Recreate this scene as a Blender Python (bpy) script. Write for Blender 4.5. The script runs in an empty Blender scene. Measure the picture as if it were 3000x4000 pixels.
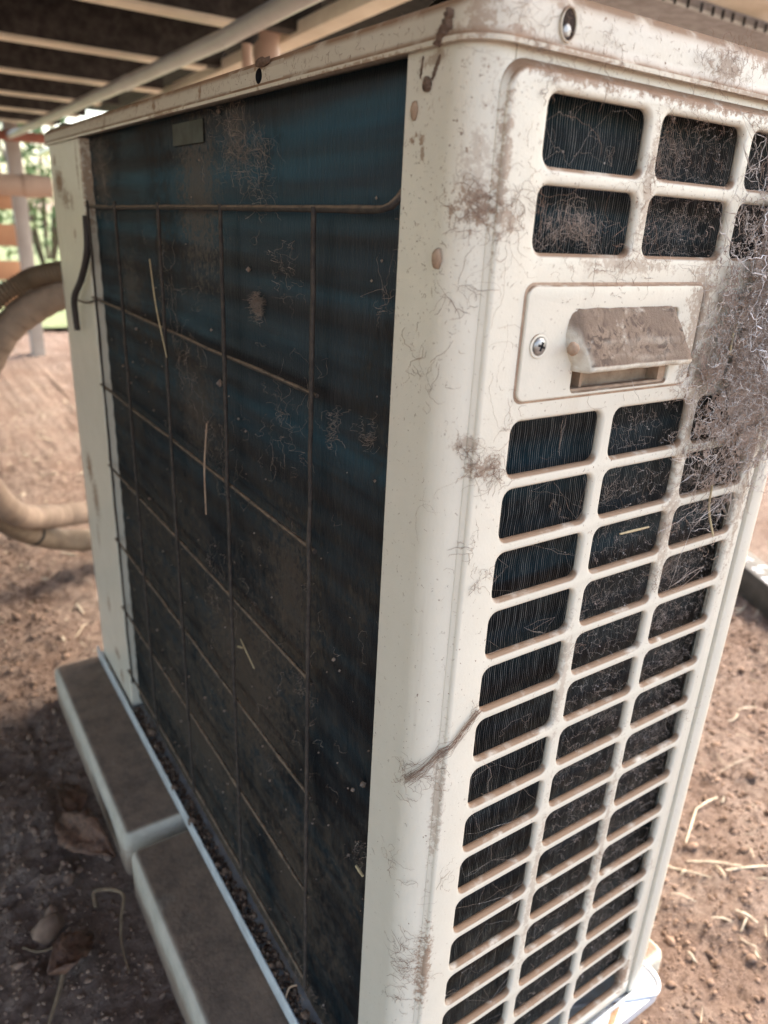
import bpy, bmesh, math, random
import numpy as np
from mathutils import Vector, Matrix, noise

rng = np.random.default_rng(7)
random.seed(7)
R = math.radians
scene = bpy.context.scene
COL = scene.collection

# ------------------------------------------------------------------ camera
cam_d = bpy.data.cameras.new('camera')
cam = bpy.data.objects.new('camera', cam_d)
COL.objects.link(cam)
cam.location = (-0.22957, -0.28154, -0.07375)
cam.rotation_mode = 'XYZ'
cam.rotation_euler = (R(68.311), R(-2.7364), R(-33.4564))
cam_d.sensor_fit = 'VERTICAL'
cam_d.sensor_height = 36
cam_d.lens = 0.71502 * 36
cam_d.clip_start = 0.01
cam_d.clip_end = 2000
cam_d.dof.use_dof = True
cam_d.dof.focus_distance = 0.47
cam_d.dof.aperture_fstop = 7.0
scene.camera = cam

# ------------------------------------------------------------------ world, sun, exposure
SUN_EL, SUN_AZ = R(46), R(82)          # azimuth measured from +y towards +x
world = bpy.data.worlds.new('World')
scene.world = world
world.use_nodes = True
wn = world.node_tree.nodes
bg = wn['Background']
sky = wn.new('ShaderNodeTexSky')
sky.sky_type = 'NISHITA'
sky.sun_disc = False
sky.sun_elevation = SUN_EL
sky.sun_rotation = SUN_AZ
sky.air_density = 1.0
sky.dust_density = 3.0
sky.ozone_density = 1.0
world.node_tree.links.new(sky.outputs[0], bg.inputs[0])
bg.inputs[1].default_value = 0.15
sun_d = bpy.data.lights.new('sun', 'SUN')
sun_d.energy = 1.5
sun_d.angle = R(16)
sun_d.color = (1, 0.96, 0.91)
sun = bpy.data.objects.new('sun', sun_d)
COL.objects.link(sun)
sd = Vector((math.sin(SUN_AZ) * math.cos(SUN_EL), math.cos(SUN_AZ) * math.cos(SUN_EL), math.sin(SUN_EL)))
sun.rotation_euler = (-sd).to_track_quat('-Z', 'Y').to_euler()
vs = scene.view_settings
vs.view_transform = 'Standard'
vs.look = 'None'
vs.exposure = 2.48
vs.gamma = 1
vs.use_white_balance = True              # the phone's automatic white balance, set for open shade
vs.white_balance_temperature = 7550
vs.white_balance_tint = 10
vs.use_curve_mapping = False
scene.cycles.use_denoising = True
scene.cycles.max_bounces = 10
scene.cycles.diffuse_bounces = 6

GZ = -0.90                               # ground level; z = 0 is the lower edge of the unit's lid

# ------------------------------------------------------------------ helpers
def link(name, me, mat=None, parent=None):
    o = bpy.data.objects.new(name, me)
    COL.objects.link(o)
    if mat is not None:
        me.materials.clear()
        me.materials.append(mat)
    if parent is not None:
        o.parent = parent
    return o

def tag(o, label=None, cat=None, group=None, kind=None):
    if label: o['label'] = label
    if cat: o['category'] = cat
    if group: o['group'] = group
    if kind: o['kind'] = kind
    return o

def empty(name, loc, label, cat, group=None):
    o = bpy.data.objects.new(name, None)
    COL.objects.link(o)
    o.location = loc
    o.empty_display_size = 0.05
    tag(o, label, cat, group)
    return o

def keep(o, parent):
    """parent a child whose mesh is in world coordinates"""
    o.parent = parent
    o.matrix_parent_inverse = Matrix.Translation(parent.location).inverted()
    return o

def mesh_from(v, f, name='mesh', smooth=False, sharp=None):
    me = bpy.data.meshes.new(name)
    me.from_pydata([tuple(p) for p in v], [], [tuple(q) for q in f])
    me.validate()
    if smooth or sharp:
        me.shade_smooth()
        if sharp: me.set_sharp_from_angle(angle=R(sharp))
    me.update()
    return me

def quads_mesh(verts, quads, name='mesh', smooth=False, tri=False):
    """fast mesh from numpy arrays"""
    me = bpy.data.meshes.new(name)
    n = 3 if tri else 4
    me.vertices.add(len(verts))
    me.vertices.foreach_set('co', np.asarray(verts, np.float32).ravel())
    me.loops.add(len(quads) * n)
    me.loops.foreach_set('vertex_index', np.asarray(quads, np.int32).ravel())
    me.polygons.add(len(quads))
    me.polygons.foreach_set('loop_start', np.arange(0, len(quads) * n, n, dtype=np.int32))
    if smooth:
        me.polygons.foreach_set('use_smooth', np.ones(len(quads), bool))
    me.update(calc_edges=True)
    return me

def bm_mesh(bm, name='mesh', smooth=False, sharp=None):
    me = bpy.data.meshes.new(name)
    bm.to_mesh(me)
    bm.free()
    if smooth or sharp:
        me.shade_smooth()
        if sharp: me.set_sharp_from_angle(angle=R(sharp))
    return me

def box(x0, x1, y0, y1, z0, z1, bev=0.0, seg=2, name='box'):
    bm = bmesh.new()
    bmesh.ops.create_cube(bm, size=1)
    for v in bm.verts:
        v.co = ((x0 + x1) / 2 + v.co.x * (x1 - x0), (y0 + y1) / 2 + v.co.y * (y1 - y0), (z0 + z1) / 2 + v.co.z * (z1 - z0))
    if bev:
        bmesh.ops.bevel(bm, geom=bm.edges[:], offset=bev, segments=seg, profile=0.5, affect='EDGES')
    return bm_mesh(bm, name, sharp=40 if bev else None)

def rrect(x0, x1, y0, y1, r, n=5):
    """rounded rectangle, counter-clockwise"""
    r = min(r, (x1 - x0) / 2.01, (y1 - y0) / 2.01)
    P = []
    for cx, cy, a0 in ((x1 - r, y0 + r, -90), (x1 - r, y1 - r, 0), (x0 + r, y1 - r, 90), (x0 + r, y0 + r, 180)):
        for i in range(n + 1):
            a = R(a0 + 90 * i / n)
            P.append((cx + r * math.cos(a), cy + r * math.sin(a)))
    return P

def plate(polys, y_front, half, bev, seg=3, name='plate', sharp=50):
    """2-D outline + holes in the XZ plane, rounded edges; front face at y = y_front (towards -y)"""
    cu = bpy.data.curves.new(name, 'CURVE')
    cu.dimensions = '2D'
    cu.fill_mode = 'BOTH'
    cu.extrude = half - bev
    cu.bevel_depth = bev
    cu.bevel_resolution = seg
    cu.offset = -bev
    for P in polys:
        s = cu.splines.new('POLY')
        s.points.add(len(P) - 1)
        for p, q in zip(s.points, P): p.co = (q[0], q[1], 0, 1)
        s.use_cyclic_u = True
    o = bpy.data.objects.new(name, cu)
    COL.objects.link(o)
    dg = bpy.context.evaluated_depsgraph_get()
    me = bpy.data.meshes.new_from_object(o.evaluated_get(dg))
    bpy.data.objects.remove(o)
    bpy.data.curves.remove(cu)
    me.transform(Matrix(((1, 0, 0, 0), (0, 0, -1, y_front + half), (0, 1, 0, 0), (0, 0, 0, 1))))
    bm = bmesh.new(); bm.from_mesh(me)
    bmesh.ops.remove_doubles(bm, verts=bm.verts[:], dist=2e-6)
    bm.to_mesh(me); bm.free()
    me.shade_smooth(); me.set_sharp_from_angle(angle=R(sharp))
    me.materials.clear()
    return me

def extrude_profile(P, z0, z1, nz=1, smooth=35, closed=False, name='profile'):
    """a line in XY drawn up along z (single sheet, solidified by the caller if needed)"""
    v, f = [], []
    n = len(P)
    for k in range(nz + 1):
        z = z0 + (z1 - z0) * k / nz
        v += [(p[0], p[1], z) for p in P]
    m = n if closed else n - 1
    for k in range(nz):
        for i in range(m):
            j = (i + 1) % n
            f.append((k * n + i, k * n + j, (k + 1) * n + j, (k + 1) * n + i))
    return mesh_from(v, f, name, sharp=smooth)

SCALE = 1.0
def strands(S, rad, sides=3, taper=True, k=1.0):
    """S (N,K,3) polylines, rad (N,) -> verts, quads of thin tubes"""
    S = np.asarray(S, float)
    rad = np.asarray(rad) * SCALE
    N, K, _ = S.shape
    T = np.gradient(S, axis=1)
    T /= np.linalg.norm(T, axis=2, keepdims=True) + 1e-12
    ref = np.where(np.abs(T[..., 2:3]) > 0.8, np.array([1., 0, 0]), np.array([0, 0, 1.]))
    U = np.cross(T, ref); U /= np.linalg.norm(U, axis=2, keepdims=True) + 1e-12
    W = np.cross(T, U)
    rr = np.broadcast_to(np.asarray(rad, float).reshape(-1, 1), (N, K)).copy()
    if taper:
        e = np.ones(K); e[0] = e[-1] = 0.45
        rr *= e
    a = np.arange(sides) * 2 * np.pi / sides
    V = S[:, :, None, :] + rr[:, :, None, None] * (np.cos(a)[None, None, :, None] * U[:, :, None, :] + np.sin(a)[None, None, :, None] * W[:, :, None, :])
    V = V.reshape(-1, 3)
    n = np.arange(N)[:, None, None]; k = np.arange(K - 1)[None, :, None]; s = np.arange(sides)[None, None, :]
    s2 = (s + 1) % sides
    b = (n * K + k) * sides
    Q = np.stack([b + s, b + s2, b + sides + s2, b + sides + s], -1).reshape(-1, 4)
    return V, Q

def merge(parts):
    V, Q, o = [], [], 0
    for v, q in parts:
        V.append(v); Q.append(q + o); o += len(v)
    return np.concatenate(V), np.concatenate(Q)

def tube(path, r, sides=12, name='tube', caps=True):
    """tube along a polyline; r scalar or list"""
    P = [Vector(p) for p in path]
    n = len(P)
    rs = r if hasattr(r, '__len__') else [r] * n
    v, f = [], []
    up = Vector((0, 0, 1))
    U = None
    for i, p in enumerate(P):
        t = (P[min(i + 1, n - 1)] - P[max(i - 1, 0)]).normalized()
        if U is None:
            U = t.cross(up if abs(t.z) < 0.9 else Vector((1, 0, 0))).normalized()
        else:
            U = (U - t * U.dot(t)).normalized()
        W = t.cross(U)
        for s in range(sides):
            a = 2 * math.pi * s / sides
            v.append(p + rs[i] * (math.cos(a) * U + math.sin(a) * W))
    for i in range(n - 1):
        for s in range(sides):
            s2 = (s + 1) % sides
            f.append((i * sides + s, i * sides + s2, (i + 1) * sides + s2, (i + 1) * sides + s))
    if caps:
        f.append(tuple(range(sides - 1, -1, -1)))
        f.append(tuple((n - 1) * sides + s for s in range(sides)))
    return mesh_from(v, f, name, sharp=50)

def spline(pts, n=10):
    """Catmull-Rom through pts"""
    P = [Vector(p) for p in pts]
    P = [P[0] * 2 - P[1]] + P + [P[-1] * 2 - P[-2]]
    out = []
    for i in range(1, len(P) - 2):
        for k in range(n):
            t = k / n
            a, b, c, d = P[i - 1], P[i], P[i + 1], P[i + 2]
            out.append(0.5 * ((2 * b) + (c - a) * t + (2 * a - 5 * b + 4 * c - d) * t * t + (3 * b - a - 3 * c + d) * t ** 3))
    out.append(P[-2])
    return out

# ------------------------------------------------------------------ materials
class NT:
    def __init__(s, name):
        s.m = bpy.data.materials.new(name)
        s.m.use_nodes = True
        s.t = s.m.node_tree
        s.b = s.t.nodes['Principled BSDF']
        s.co = s.n('ShaderNodeTexCoord').outputs['Object']
    def n(s, ty, **kw):
        x = s.t.nodes.new(ty)
        for k, v in kw.items(): setattr(x, k, v)
        return x
    def l(s, a, b): s.t.links.new(a, b)
    def set(s, **kw):
        for k, v in kw.items():
            i = s.b.inputs[k.replace('_', ' ')]
            if hasattr(v, 'is_linked'): s.l(v, i)
            else: i.default_value = v
    def mapping(s, sc=(1, 1, 1)):
        m = s.n('ShaderNodeMapping'); s.l(s.co, m.inputs[0]); m.inputs['Scale'].default_value = sc
        return m.outputs[0]
    def noise(s, scale, detail=4, rough=0.55, sc=None, dist=0.0):
        x = s.n('ShaderNodeTexNoise')
        s.l(s.mapping(sc) if sc else s.co, x.inputs['Vector'])
        x.inputs['Scale'].default_value = scale; x.inputs['Detail'].default_value = detail
        x.inputs['Roughness'].default_value = rough; x.inputs['Distortion'].default_value = dist
        return x.outputs['Fac']
    def ramp(s, f, lo, hi, a=0.0, b=1.0):
        x = s.n('ShaderNodeMapRange'); x.interpolation_type = 'SMOOTHSTEP'
        s.l(f, x.inputs[0])
        for i, q in zip((1, 2, 3, 4), (lo, hi, a, b)):
            if hasattr(q, 'is_linked'): s.l(q, x.inputs[i])
            else: x.inputs[i].default_value = q
        return x.outputs[0]
    def math(s, op, a, b=None, c=None):
        x = s.n('ShaderNodeMath', operation=op)
        for i, q in enumerate((a, b, c)):
            if q is None: continue
            if hasattr(q, 'is_linked'): s.l(q, x.inputs[i])
            else: x.inputs[i].default_value = q
        return x.outputs[0]
    def mix(s, f, a, b):
        x = s.n('ShaderNodeMix', data_type='RGBA')
        for i, q in ((0, f), (6, a), (7, b)):
            if hasattr(q, 'is_linked'): s.l(q, x.inputs[i])
            else: x.inputs[i].default_value = (*q, 1) if hasattr(q, '__len__') and len(q) == 3 else q
        return x.outputs[2]
    def bump(s, h, dist, strength=1.0):
        x = s.n('ShaderNodeBump'); s.l(h, x.inputs['Height'])
        x.inputs['Distance'].default_value = dist; x.inputs['Strength'].default_value = strength
        return x.outputs[0]
    def sep(s, v):
        x = s.n('ShaderNodeSeparateXYZ'); s.l(v, x.inputs[0]); return x.outputs

def add_blobs(t, col, blobs, dirtc):
    nz_ = t.math('SUBTRACT', t.noise(210, 8, 0.78), 0.5)
    tot = None
    for c, r, s in blobs:
        v = t.n('ShaderNodeVectorMath', operation='SUBTRACT'); t.l(t.co, v.inputs[0]); v.inputs[1].default_value = c
        w = t.n('ShaderNodeVectorMath', operation='DIVIDE'); t.l(v.outputs[0], w.inputs[0]); w.inputs[1].default_value = r
        L = t.n('ShaderNodeVectorMath', operation='LENGTH'); t.l(w.outputs[0], L.inputs[0])
        f = t.math('MULTIPLY', t.ramp(t.math('ADD', L.outputs['Value'], t.math('MULTIPLY', nz_, 5.0)), 0.9, 0.35), s)
        tot = f if tot is None else t.math('MAXIMUM', tot, f)
    return t.mix(tot, col, dirtc), tot
DUST = (0.22, 0.125, 0.07)
def paint(name, base, dirt=1.0, top_dust=1.0, rough=0.30, blobs=()):
    """weathered cream enamel: dust lying on upward faces, brown specks, smears and streaks"""
    t = NT(name)
    geo = t.n('ShaderNodeNewGeometry')
    nz = t.sep(geo.outputs['Normal'])[2]
    up = t.math('MULTIPLY', t.ramp(nz, 0.08, 0.55), t.ramp(t.noise(55, 6), 0.20, 0.5))
    up = t.math('MULTIPLY', up, top_dust)
    smear = t.ramp(t.noise(9, 8, 0.62), 0.64, 0.80)
    smear = t.math('MULTIPLY', smear, t.ramp(t.noise(60, 6, 0.7), 0.3, 0.7))
    streak = t.ramp(t.noise(1, 5, 0.6, sc=(70, 70, 4)), 0.60, 0.82)
    speck = t.ramp(t.noise(380, 2, 0.5), 0.69, 0.73)
    speck = t.math('MULTIPLY', speck, t.ramp(t.noise(16, 3), 0.38, 0.60))
    film = t.noise(26, 7, 0.7)
    col = t.mix(t.math('MULTIPLY', film, 0.55), base, tuple(c * k for c, k in zip(base, (0.76, 0.72, 0.66))))
    col = t.mix(t.math('MULTIPLY', streak, 0.25 * dirt), col, (0.38, 0.29, 0.21))
    col = t.mix(t.math('MULTIPLY', smear, 0.55 * dirt), col, (0.27, 0.17, 0.11))
    col = t.mix(t.math('MULTIPLY', speck, 0.8 * dirt), col, (0.15, 0.075, 0.045))
    col = t.mix(t.math('MULTIPLY', up, 0.95), col, DUST)
    if blobs:
        col, bl = add_blobs(t, col, blobs, (0.23, 0.125, 0.068))
        up = t.math('MAXIMUM', up, bl)
    dusty = t.math('MAXIMUM', up, t.math('MAXIMUM', smear, speck))
    rg = t.math('ADD', t.math('MULTIPLY', dusty, 0.4), t.math('ADD', t.math('MULTIPLY', film, 0.25), rough - 0.1))
    h = t.math('ADD', t.math('MULTIPLY', t.noise(420, 2), 0.5), t.math('MULTIPLY', t.noise(1100, 2), 0.3))
    t.set(Base_Color=col, Roughness=rg, Normal=t.bump(h, 0.0004, 0.6))
    t.b.inputs['Specular IOR Level'].default_value = 0.45
    return t.m

CREAM = (0.66, 0.625, 0.54)
Q_ = .03
M_PAINT = paint('cream_paint', CREAM, blobs=[((0, .0440, -.0365), (Q_, .0030, .0026), .8), ((0, .0400, -.0348), (Q_, .0034, .0026), .8), ((0, .0362, -.037), (Q_, .0028, .0032), .8), ((0, .035, -.043), (Q_, .0022, .005), .7),
    ((.010, 0, -.066), (.012, .03, .012), .75), ((.022, 0, -.071), (.012, .03, .008), .6), ((.024, 0, -.194), (.012, .03, .007), .65), ((.0133, 0, -.18), (.008, .03, .006), .5), ((.0175, 0, -.57), (.006, .03, .05), .75), ((.016, 0, -.42), (.004, .03, .06), .45), ((.008, 0, -.055), (.008, .03, .03), .35),
    ((.115, 0, -.090), (.05, .03, .006), .5), ((.185, 0, -.12), (.018, .03, .06), .6), ((.20, 0, -.165), (.016, .03, .08), .5), ((.20, 0, -.26), (.012, .03, .05), .45), ((.29, 0, -.25), (.012, .03, .10), .5), ((.12, 0, -.05), (.006, .03, .04), .5), ((.06, 0, -.008), (.05, .03, .004), .8), ((.15, 0, -.008), (.08, .03, .004), .85), ((.25, 0, -.008), (.06, .03, .005), .8), ((.018, 0, -.05), (.004, .03, .04), .6),
    ((.0, .030, -.004), (Q_, .012, .004), .6), ((.283, 0, -.77), (.012, .03, .03), .8), ((.116, 0, -.36), (.004, .03, .06), .35), ((.12, 0, -.55), (.005, .03, .1), .4), ((.2, 0, -.55), (.005, .03, .12), .4)])
M_PAINT_L = paint('cream_paint_far', (0.62, 0.59, 0.51), dirt=1.5, rough=0.3, blobs=[((0, .864, -.047), (Q_, .034, .022), .95), ((0, .835, -.066), (Q_, .030, .016), .75), ((0, .80, -.07), (Q_, .012, .014), .6), ((0, .862, -.45), (Q_, .022, .030), .95), ((0, .84, -.495), (Q_, .024, .040), .8), ((0, .85, -.56), (Q_, .010, .03), .5),
    ((0, .825, -.672), (Q_, .010, .020), .8), ((0, .80, -.752), (Q_, .022, .012), .75), ((0, .782, -.785), (Q_, .012, .018), .8), ((0, .752, -.03), (Q_, .005, .035), .7), ((.008, .7325, -.05), (.02, .004, .06), .7), ((0, .80, -.11), (Q_, .007, .010), .8), ((0, .88, -.02), (Q_, .010, .010), .7), ((0, .84, -.90), (Q_, .02, .01), .6)])
M_LID = paint('cream_lid', (0.58, 0.53, 0.445), dirt=1.3, top_dust=1.0, blobs=[((0, .0005, .004), (.008, .03, .006), .6), ((.06, 0, .0), (.05, .03, .003), .6), ((.2, 0, .001), (.09, .03, .003), .6), ((.17, 0, .012), (.02, .03, .010), .6), ((.21, 0, .018), (.03, .03, .006), .7), ((0, .21, .015), (Q_, .018, .006), .8), ((0, .214, .002), (Q_, .003, .005), .6), ((0, .0, .012), (.012, .01, .012), .55),
    ((0, .320, .0085), (Q_, .0055, .0055), .85), ((0, .432, .0075), (Q_, .006, .007), .85), ((0, .484, .0135), (Q_, .006, .004), .85), ((0, .40, .001), (Q_, .05, .003), .7), ((0, .60, .004), (Q_, .008, .010), .6), ((0, .1, .0), (Q_, .08, .002), .7), ((.045, 0, .018), (.008, .03, .003), .6), ((.02, 0, .004), (.008, .03, .004), .6)])

def simple(name, c, rough=0.6, var=0.25, scale=30, metal=0.0, bump=0.0, bscale=200, c2=None, spec=0.4):
    t = NT(name)
    f = t.ramp(t.noise(scale, 6, 0.62), 0.3, 0.7)
    col = t.mix(f, c, c2 if c2 else tuple(q * (1 - var) for q in c))
    t.set(Base_Color=col, Roughness=rough, Metallic=metal)
    t.b.inputs['Specular IOR Level'].default_value = spec
    if bump: t.set(Normal=t.bump(t.noise(bscale, 4), bump))
    return t.m

def coil_mat(name='coil_fin_blue', bright=0.03):
    t = NT(name)
    s = t.sep(t.co)
    z = s[2]
    band = t.math('SINE', t.math('MULTIPLY', z, 2 * math.pi / 0.0254))
    band = t.ramp(t.math('ADD', band, t.math('MULTIPLY', t.noise(1, 3, .5, sc=(2, 2, 40)), 1.2)), -0.3, 1.5)
    band2 = t.ramp(t.noise(1, 4, 0.6, sc=(1.5, 1.5, 26)), 0.45, 0.70)
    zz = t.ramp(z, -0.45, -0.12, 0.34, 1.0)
    col = t.mix(t.math('MULTIPLY', t.math('MULTIPLY', t.math('ADD', t.math('MULTIPLY', band, 0.30), t.math('MULTIPLY', band2, .9)), 0.75), zz), (0.0012, 0.0035, 0.0056), (0.004, 0.050, 0.072))  # teal sheen of the fins painted in as colour bands, stronger higher up
    dust = t.ramp(t.math('ADD', t.noise(7.5, 8, 0.68), t.math('ADD', t.ramp(s[1], 0.05, 0.6, -0.06, 0.05), t.ramp(z, -0.5, -0.1, 0.08, -0.05))), 0.43, 0.63)
    dust = t.math('MULTIPLY', dust, t.ramp(t.noise(110, 6, 0.75), 0.34, 0.62))
    side = t.ramp(s[0], 0.09, 0.24, 0.0, 0.8)
    dust = t.math('MAXIMUM', dust, t.math('MULTIPLY', side, t.ramp(t.noise(45, 6, .7), .25, .6)))
    low = t.ramp(z, -0.6, -0.12, 0.72, 0.55)
    col = t.mix(t.math('MULTIPLY', dust, low), col, t.mix(side, (0.082, 0.064, 0.047), (0.12, 0.095, 0.078)))
    edge = t.ramp(t.noise(1, 2, 0.5, sc=(900, 900, 30)), 0.35, 0.75)
    col = t.mix(t.math('MULTIPLY', edge, bright), col, (0.30, 0.30, 0.28))
    col, bl = add_blobs(t, col, [((.0125, .375, -.060), (.05, .060, .085), .75), ((.0125, .69, -.035), (.05, .05, .055), .7), ((.0125, .60, -.16), (.05, .05, .05), .55), ((.0125, .29, -.02), (.05, .03, .03), .6), ((.0125, .30, -.50), (.05, .12, .12), .7), ((.0125, .45, -.68), (.05, .2, .08), .7), ((.0125, .2, -.36), (.05, .05, .08), .55), ((.0125, .2, -.68), (.05, .07, .10), .6), ((.0125, .40, -.25), (.05, .07, .06), .5), ((.0125, .35, -.80), (.05, .4, .03), .9)], (0.078, 0.060, 0.045))
    t.set(Base_Color=col, Roughness=t.ramp(dust, 0, 0.6, 0.42, 0.9), Metallic=0.0)
    t.b.inputs['Specular IOR Level'].default_value = 0.22
    return t.m
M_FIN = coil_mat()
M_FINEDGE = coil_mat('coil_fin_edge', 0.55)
M_BLACK = simple('inner_black', (0.010, 0.011, 0.013), 0.8)
M_WIRE = simple('wire_dusty', (0.115, 0.085, 0.065), 0.75, c2=(0.030, 0.024, 0.022), scale=160, bump=0.0006, bscale=900)
def wire_mat():
    t = NT('dusty_wire')
    nz = t.sep(t.n('ShaderNodeNewGeometry').outputs['Normal'])[2]
    f = t.math('MULTIPLY', t.ramp(nz, -0.05, 0.6), t.ramp(t.noise(130, 6, .7), .25, .6))
    c = t.mix(t.ramp(t.noise(160, 6), .3, .7), (0.055, 0.043, 0.035), (0.022, 0.017, 0.015))
    t.set(Base_Color=t.mix(f, c, (0.20, 0.14, 0.095)), Roughness=.8, Normal=t.bump(t.noise(900, 3), .0006))
    return t.m
M_WIRE = wire_mat()
M_GALV = simple('galvanised_white', (0.62, 0.65, 0.70), 0.38, c2=(0.48, 0.50, 0.54), scale=40, metal=0.25)
M_RAIL = simple('rail_pale', (0.55, 0.60, 0.62), 0.45, c2=(0.42, 0.45, 0.46), scale=50)
M_STEEL = simple('screw_steel', (0.42, 0.42, 0.42), 0.42, metal=0.85, scale=300, c2=(0.25, 0.24, 0.22))
M_MUD = simple('dried_mud', (0.22, 0.145, 0.105), 0.95, c2=(0.12, 0.075, 0.055), scale=260, bump=0.003, bscale=700)
M_TAN = simple('tan_dust', (0.42, 0.30, 0.215), 0.9, c2=(0.29, 0.195, 0.135), scale=120, bump=0.001)
M_RUST = simple('rust_stain', (0.30, 0.15, 0.07), 0.9, c2=(0.42, 0.30, 0.2), scale=120)
M_FIBRE = simple('brown_fibre', (0.20, 0.115, 0.085), 0.85, c2=(0.30, 0.20, 0.145), scale=300)
M_WEB = simple('grey_web', (0.60, 0.55, 0.52), 0.8, c2=(0.38, 0.315, 0.275), scale=60)
M_WEBB = simple('dusty_web', (0.30, 0.215, 0.17), 0.9, c2=(0.46, 0.37, 0.31), scale=140)
M_STRAW = simple('dry_straw', (0.46, 0.37, 0.22), 0.7, c2=(0.32, 0.24, 0.14), scale=120)
M_STRAWP = simple('bleached_straw', (0.60, 0.53, 0.42), 0.7, c2=(0.40, 0.32, 0.23), scale=90)
M_LEAF = simple('dead_leaf', (0.15, 0.075, 0.045), 0.6, c2=(0.06, 0.03, 0.02), scale=120, bump=0.002)

# ------------------------------------------------------------------ ground
def soil_mat():
    t = NT('red_soil')
    a = t.ramp(t.noise(5, 8, 0.6), 0.3, 0.7)
    b = t.ramp(t.noise(70, 6, 0.7), 0.35, 0.7)
    col = t.mix(a, (0.31, 0.215, 0.172), (0.43, 0.335, 0.285))
    col = t.mix(t.math('MULTIPLY', b, 0.7), col, (0.12, 0.07, 0.052))
    pale = t.ramp(t.noise(190, 3, 0.5), 0.66, 0.74)
    col = t.mix(t.math('MULTIPLY', pale, 0.5), col, (0.48, 0.38, 0.31))
    h = t.math('ADD', t.noise(60, 8, 0.7), t.math('MULTIPLY', t.noise(260, 4, 0.7), 0.4))
    t.set(Base_Color=col, Roughness=0.95, Normal=t.bump(h, 0.03, 1.0))
    t.b.inputs['Specular IOR Level'].default_value = 0.15
    return t.m
M_SOIL = soil_mat()

def axis(lo, hi, st, far):
    a = list(np.arange(lo, hi + 1e-6, st))
    s = st; p = hi
    up = []
    while p < far:
        s *= 1.28; p += s; up.append(p)
    s = st; p = lo
    dn = []
    while p > -far:
        s *= 1.28; p -= s; dn.append(p)
    return np.array(dn[::-1] + a + up)
def gheight(x, y):
    p = Vector((x, y, 0))
    h = 0.016 * noise.noise(p * 3.1) + 0.012 * noise.noise(p * 9) + 0.008 * noise.noise(p * 24) + 0.008 * noise.noise(p * 48) + 0.006 * noise.noise(p * 105)
    # soil banked up a little beside the slabs, level beneath the unit
    if -0.14 < x < 0.42 and -0.06 < y < 1.02: h = min(h, 0.0) - 0.004
    fade = 1 / (1 + (max(0, abs(x) - 4) + max(0, abs(y) - 6)) * 0.2)
    return GZ + h * fade
gx = axis(-0.8, 1.6, 0.0085, 900); gy = axis(-0.4, 2.2, 0.0095, 900)
gv = np.array([(x, y, gheight(x, y)) for y in gy for x in gx])
nx = len(gx)
ii, jj = np.meshgrid(np.arange(len(gx) - 1), np.arange(len(gy) - 1))
b0 = (jj * nx + ii).ravel()
gq = np.stack([b0, b0 + 1, b0 + nx + 1, b0 + nx], 1)
ground = link('ground', quads_mesh(gv, gq, 'ground', smooth=True), M_SOIL)
tag(ground, 'bare reddish brown soil under the house', 'ground', kind='structure')

M_LAWN = simple('lawn', (0.15, 0.20, 0.09), 0.9, c2=(0.22, 0.25, 0.13), scale=6, bump=0.02, bscale=60)
lv = [(-60, 5.4, GZ + .03), (60, 5.2, GZ + .03), (60, 90, GZ + .03), (-60, 90, GZ + .03)]
lawn = link('lawn', mesh_from(lv, [(0, 1, 2, 3)], 'lawn'), M_LAWN)
tag(lawn, 'bright green lawn beyond the fence', 'lawn', kind='structure')

# ------------------------------------------------------------------ house floor above
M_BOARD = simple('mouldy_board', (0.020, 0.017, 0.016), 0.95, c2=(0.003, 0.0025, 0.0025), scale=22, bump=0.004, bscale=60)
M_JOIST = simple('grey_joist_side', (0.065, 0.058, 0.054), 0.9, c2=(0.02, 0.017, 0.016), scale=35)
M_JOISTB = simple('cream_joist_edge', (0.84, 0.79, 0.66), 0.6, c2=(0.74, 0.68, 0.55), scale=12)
M_SOFFIT = simple('stained_sheet', (0.74, 0.71, 0.64), 0.8, c2=(0.55, 0.50, 0.40), scale=9)
M_BEAM = simple('grey_steel', (0.33, 0.33, 0.345), 0.6, c2=(0.21, 0.205, 0.20), scale=45)

FX0, FX1, FY0, FY1 = -3.6, 1.14, 0.3, 4.55
floor = empty('house_floor', (0.6, 1.8, 0.30), 'underside of the timber house floor with mouldy boards and cream joists', 'building')
def fpart(name, me, mat): return keep(link(name, me, mat), floor)
# floor boards, running along y, seen from below
bw = 0.19
x = FX0
while x < FX1:
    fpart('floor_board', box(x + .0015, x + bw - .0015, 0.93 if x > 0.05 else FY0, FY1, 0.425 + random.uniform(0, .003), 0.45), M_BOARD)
    x += bw
for k in range(-1, 6):
    y = 1.97 + 0.55 * k
    if y > FY1 - .05: break
    x1 = 0.66 if k != -1 else 0.56
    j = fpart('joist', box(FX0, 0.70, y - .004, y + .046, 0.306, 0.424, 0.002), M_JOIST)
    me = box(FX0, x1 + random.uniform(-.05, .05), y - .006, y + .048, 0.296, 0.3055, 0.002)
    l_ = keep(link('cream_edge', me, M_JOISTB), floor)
    l_.parent = j; l_.matrix_parent_inverse = Matrix.Translation(floor.location).inverted() if False else Matrix.Identity(4)
# bearer along y that the joists land on (slightly out of square with the unit)
bm_ = box(-0.022, 0.03, 0, 6.2, 0, 0.03, 0.003)
bm_.transform(Matrix.Translation((0.625, 0.95, 0.297)) @ Matrix.Rotation(R(-4.6), 4, 'Z'))
fpart('bearer', bm_, M_JOISTB)
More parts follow.
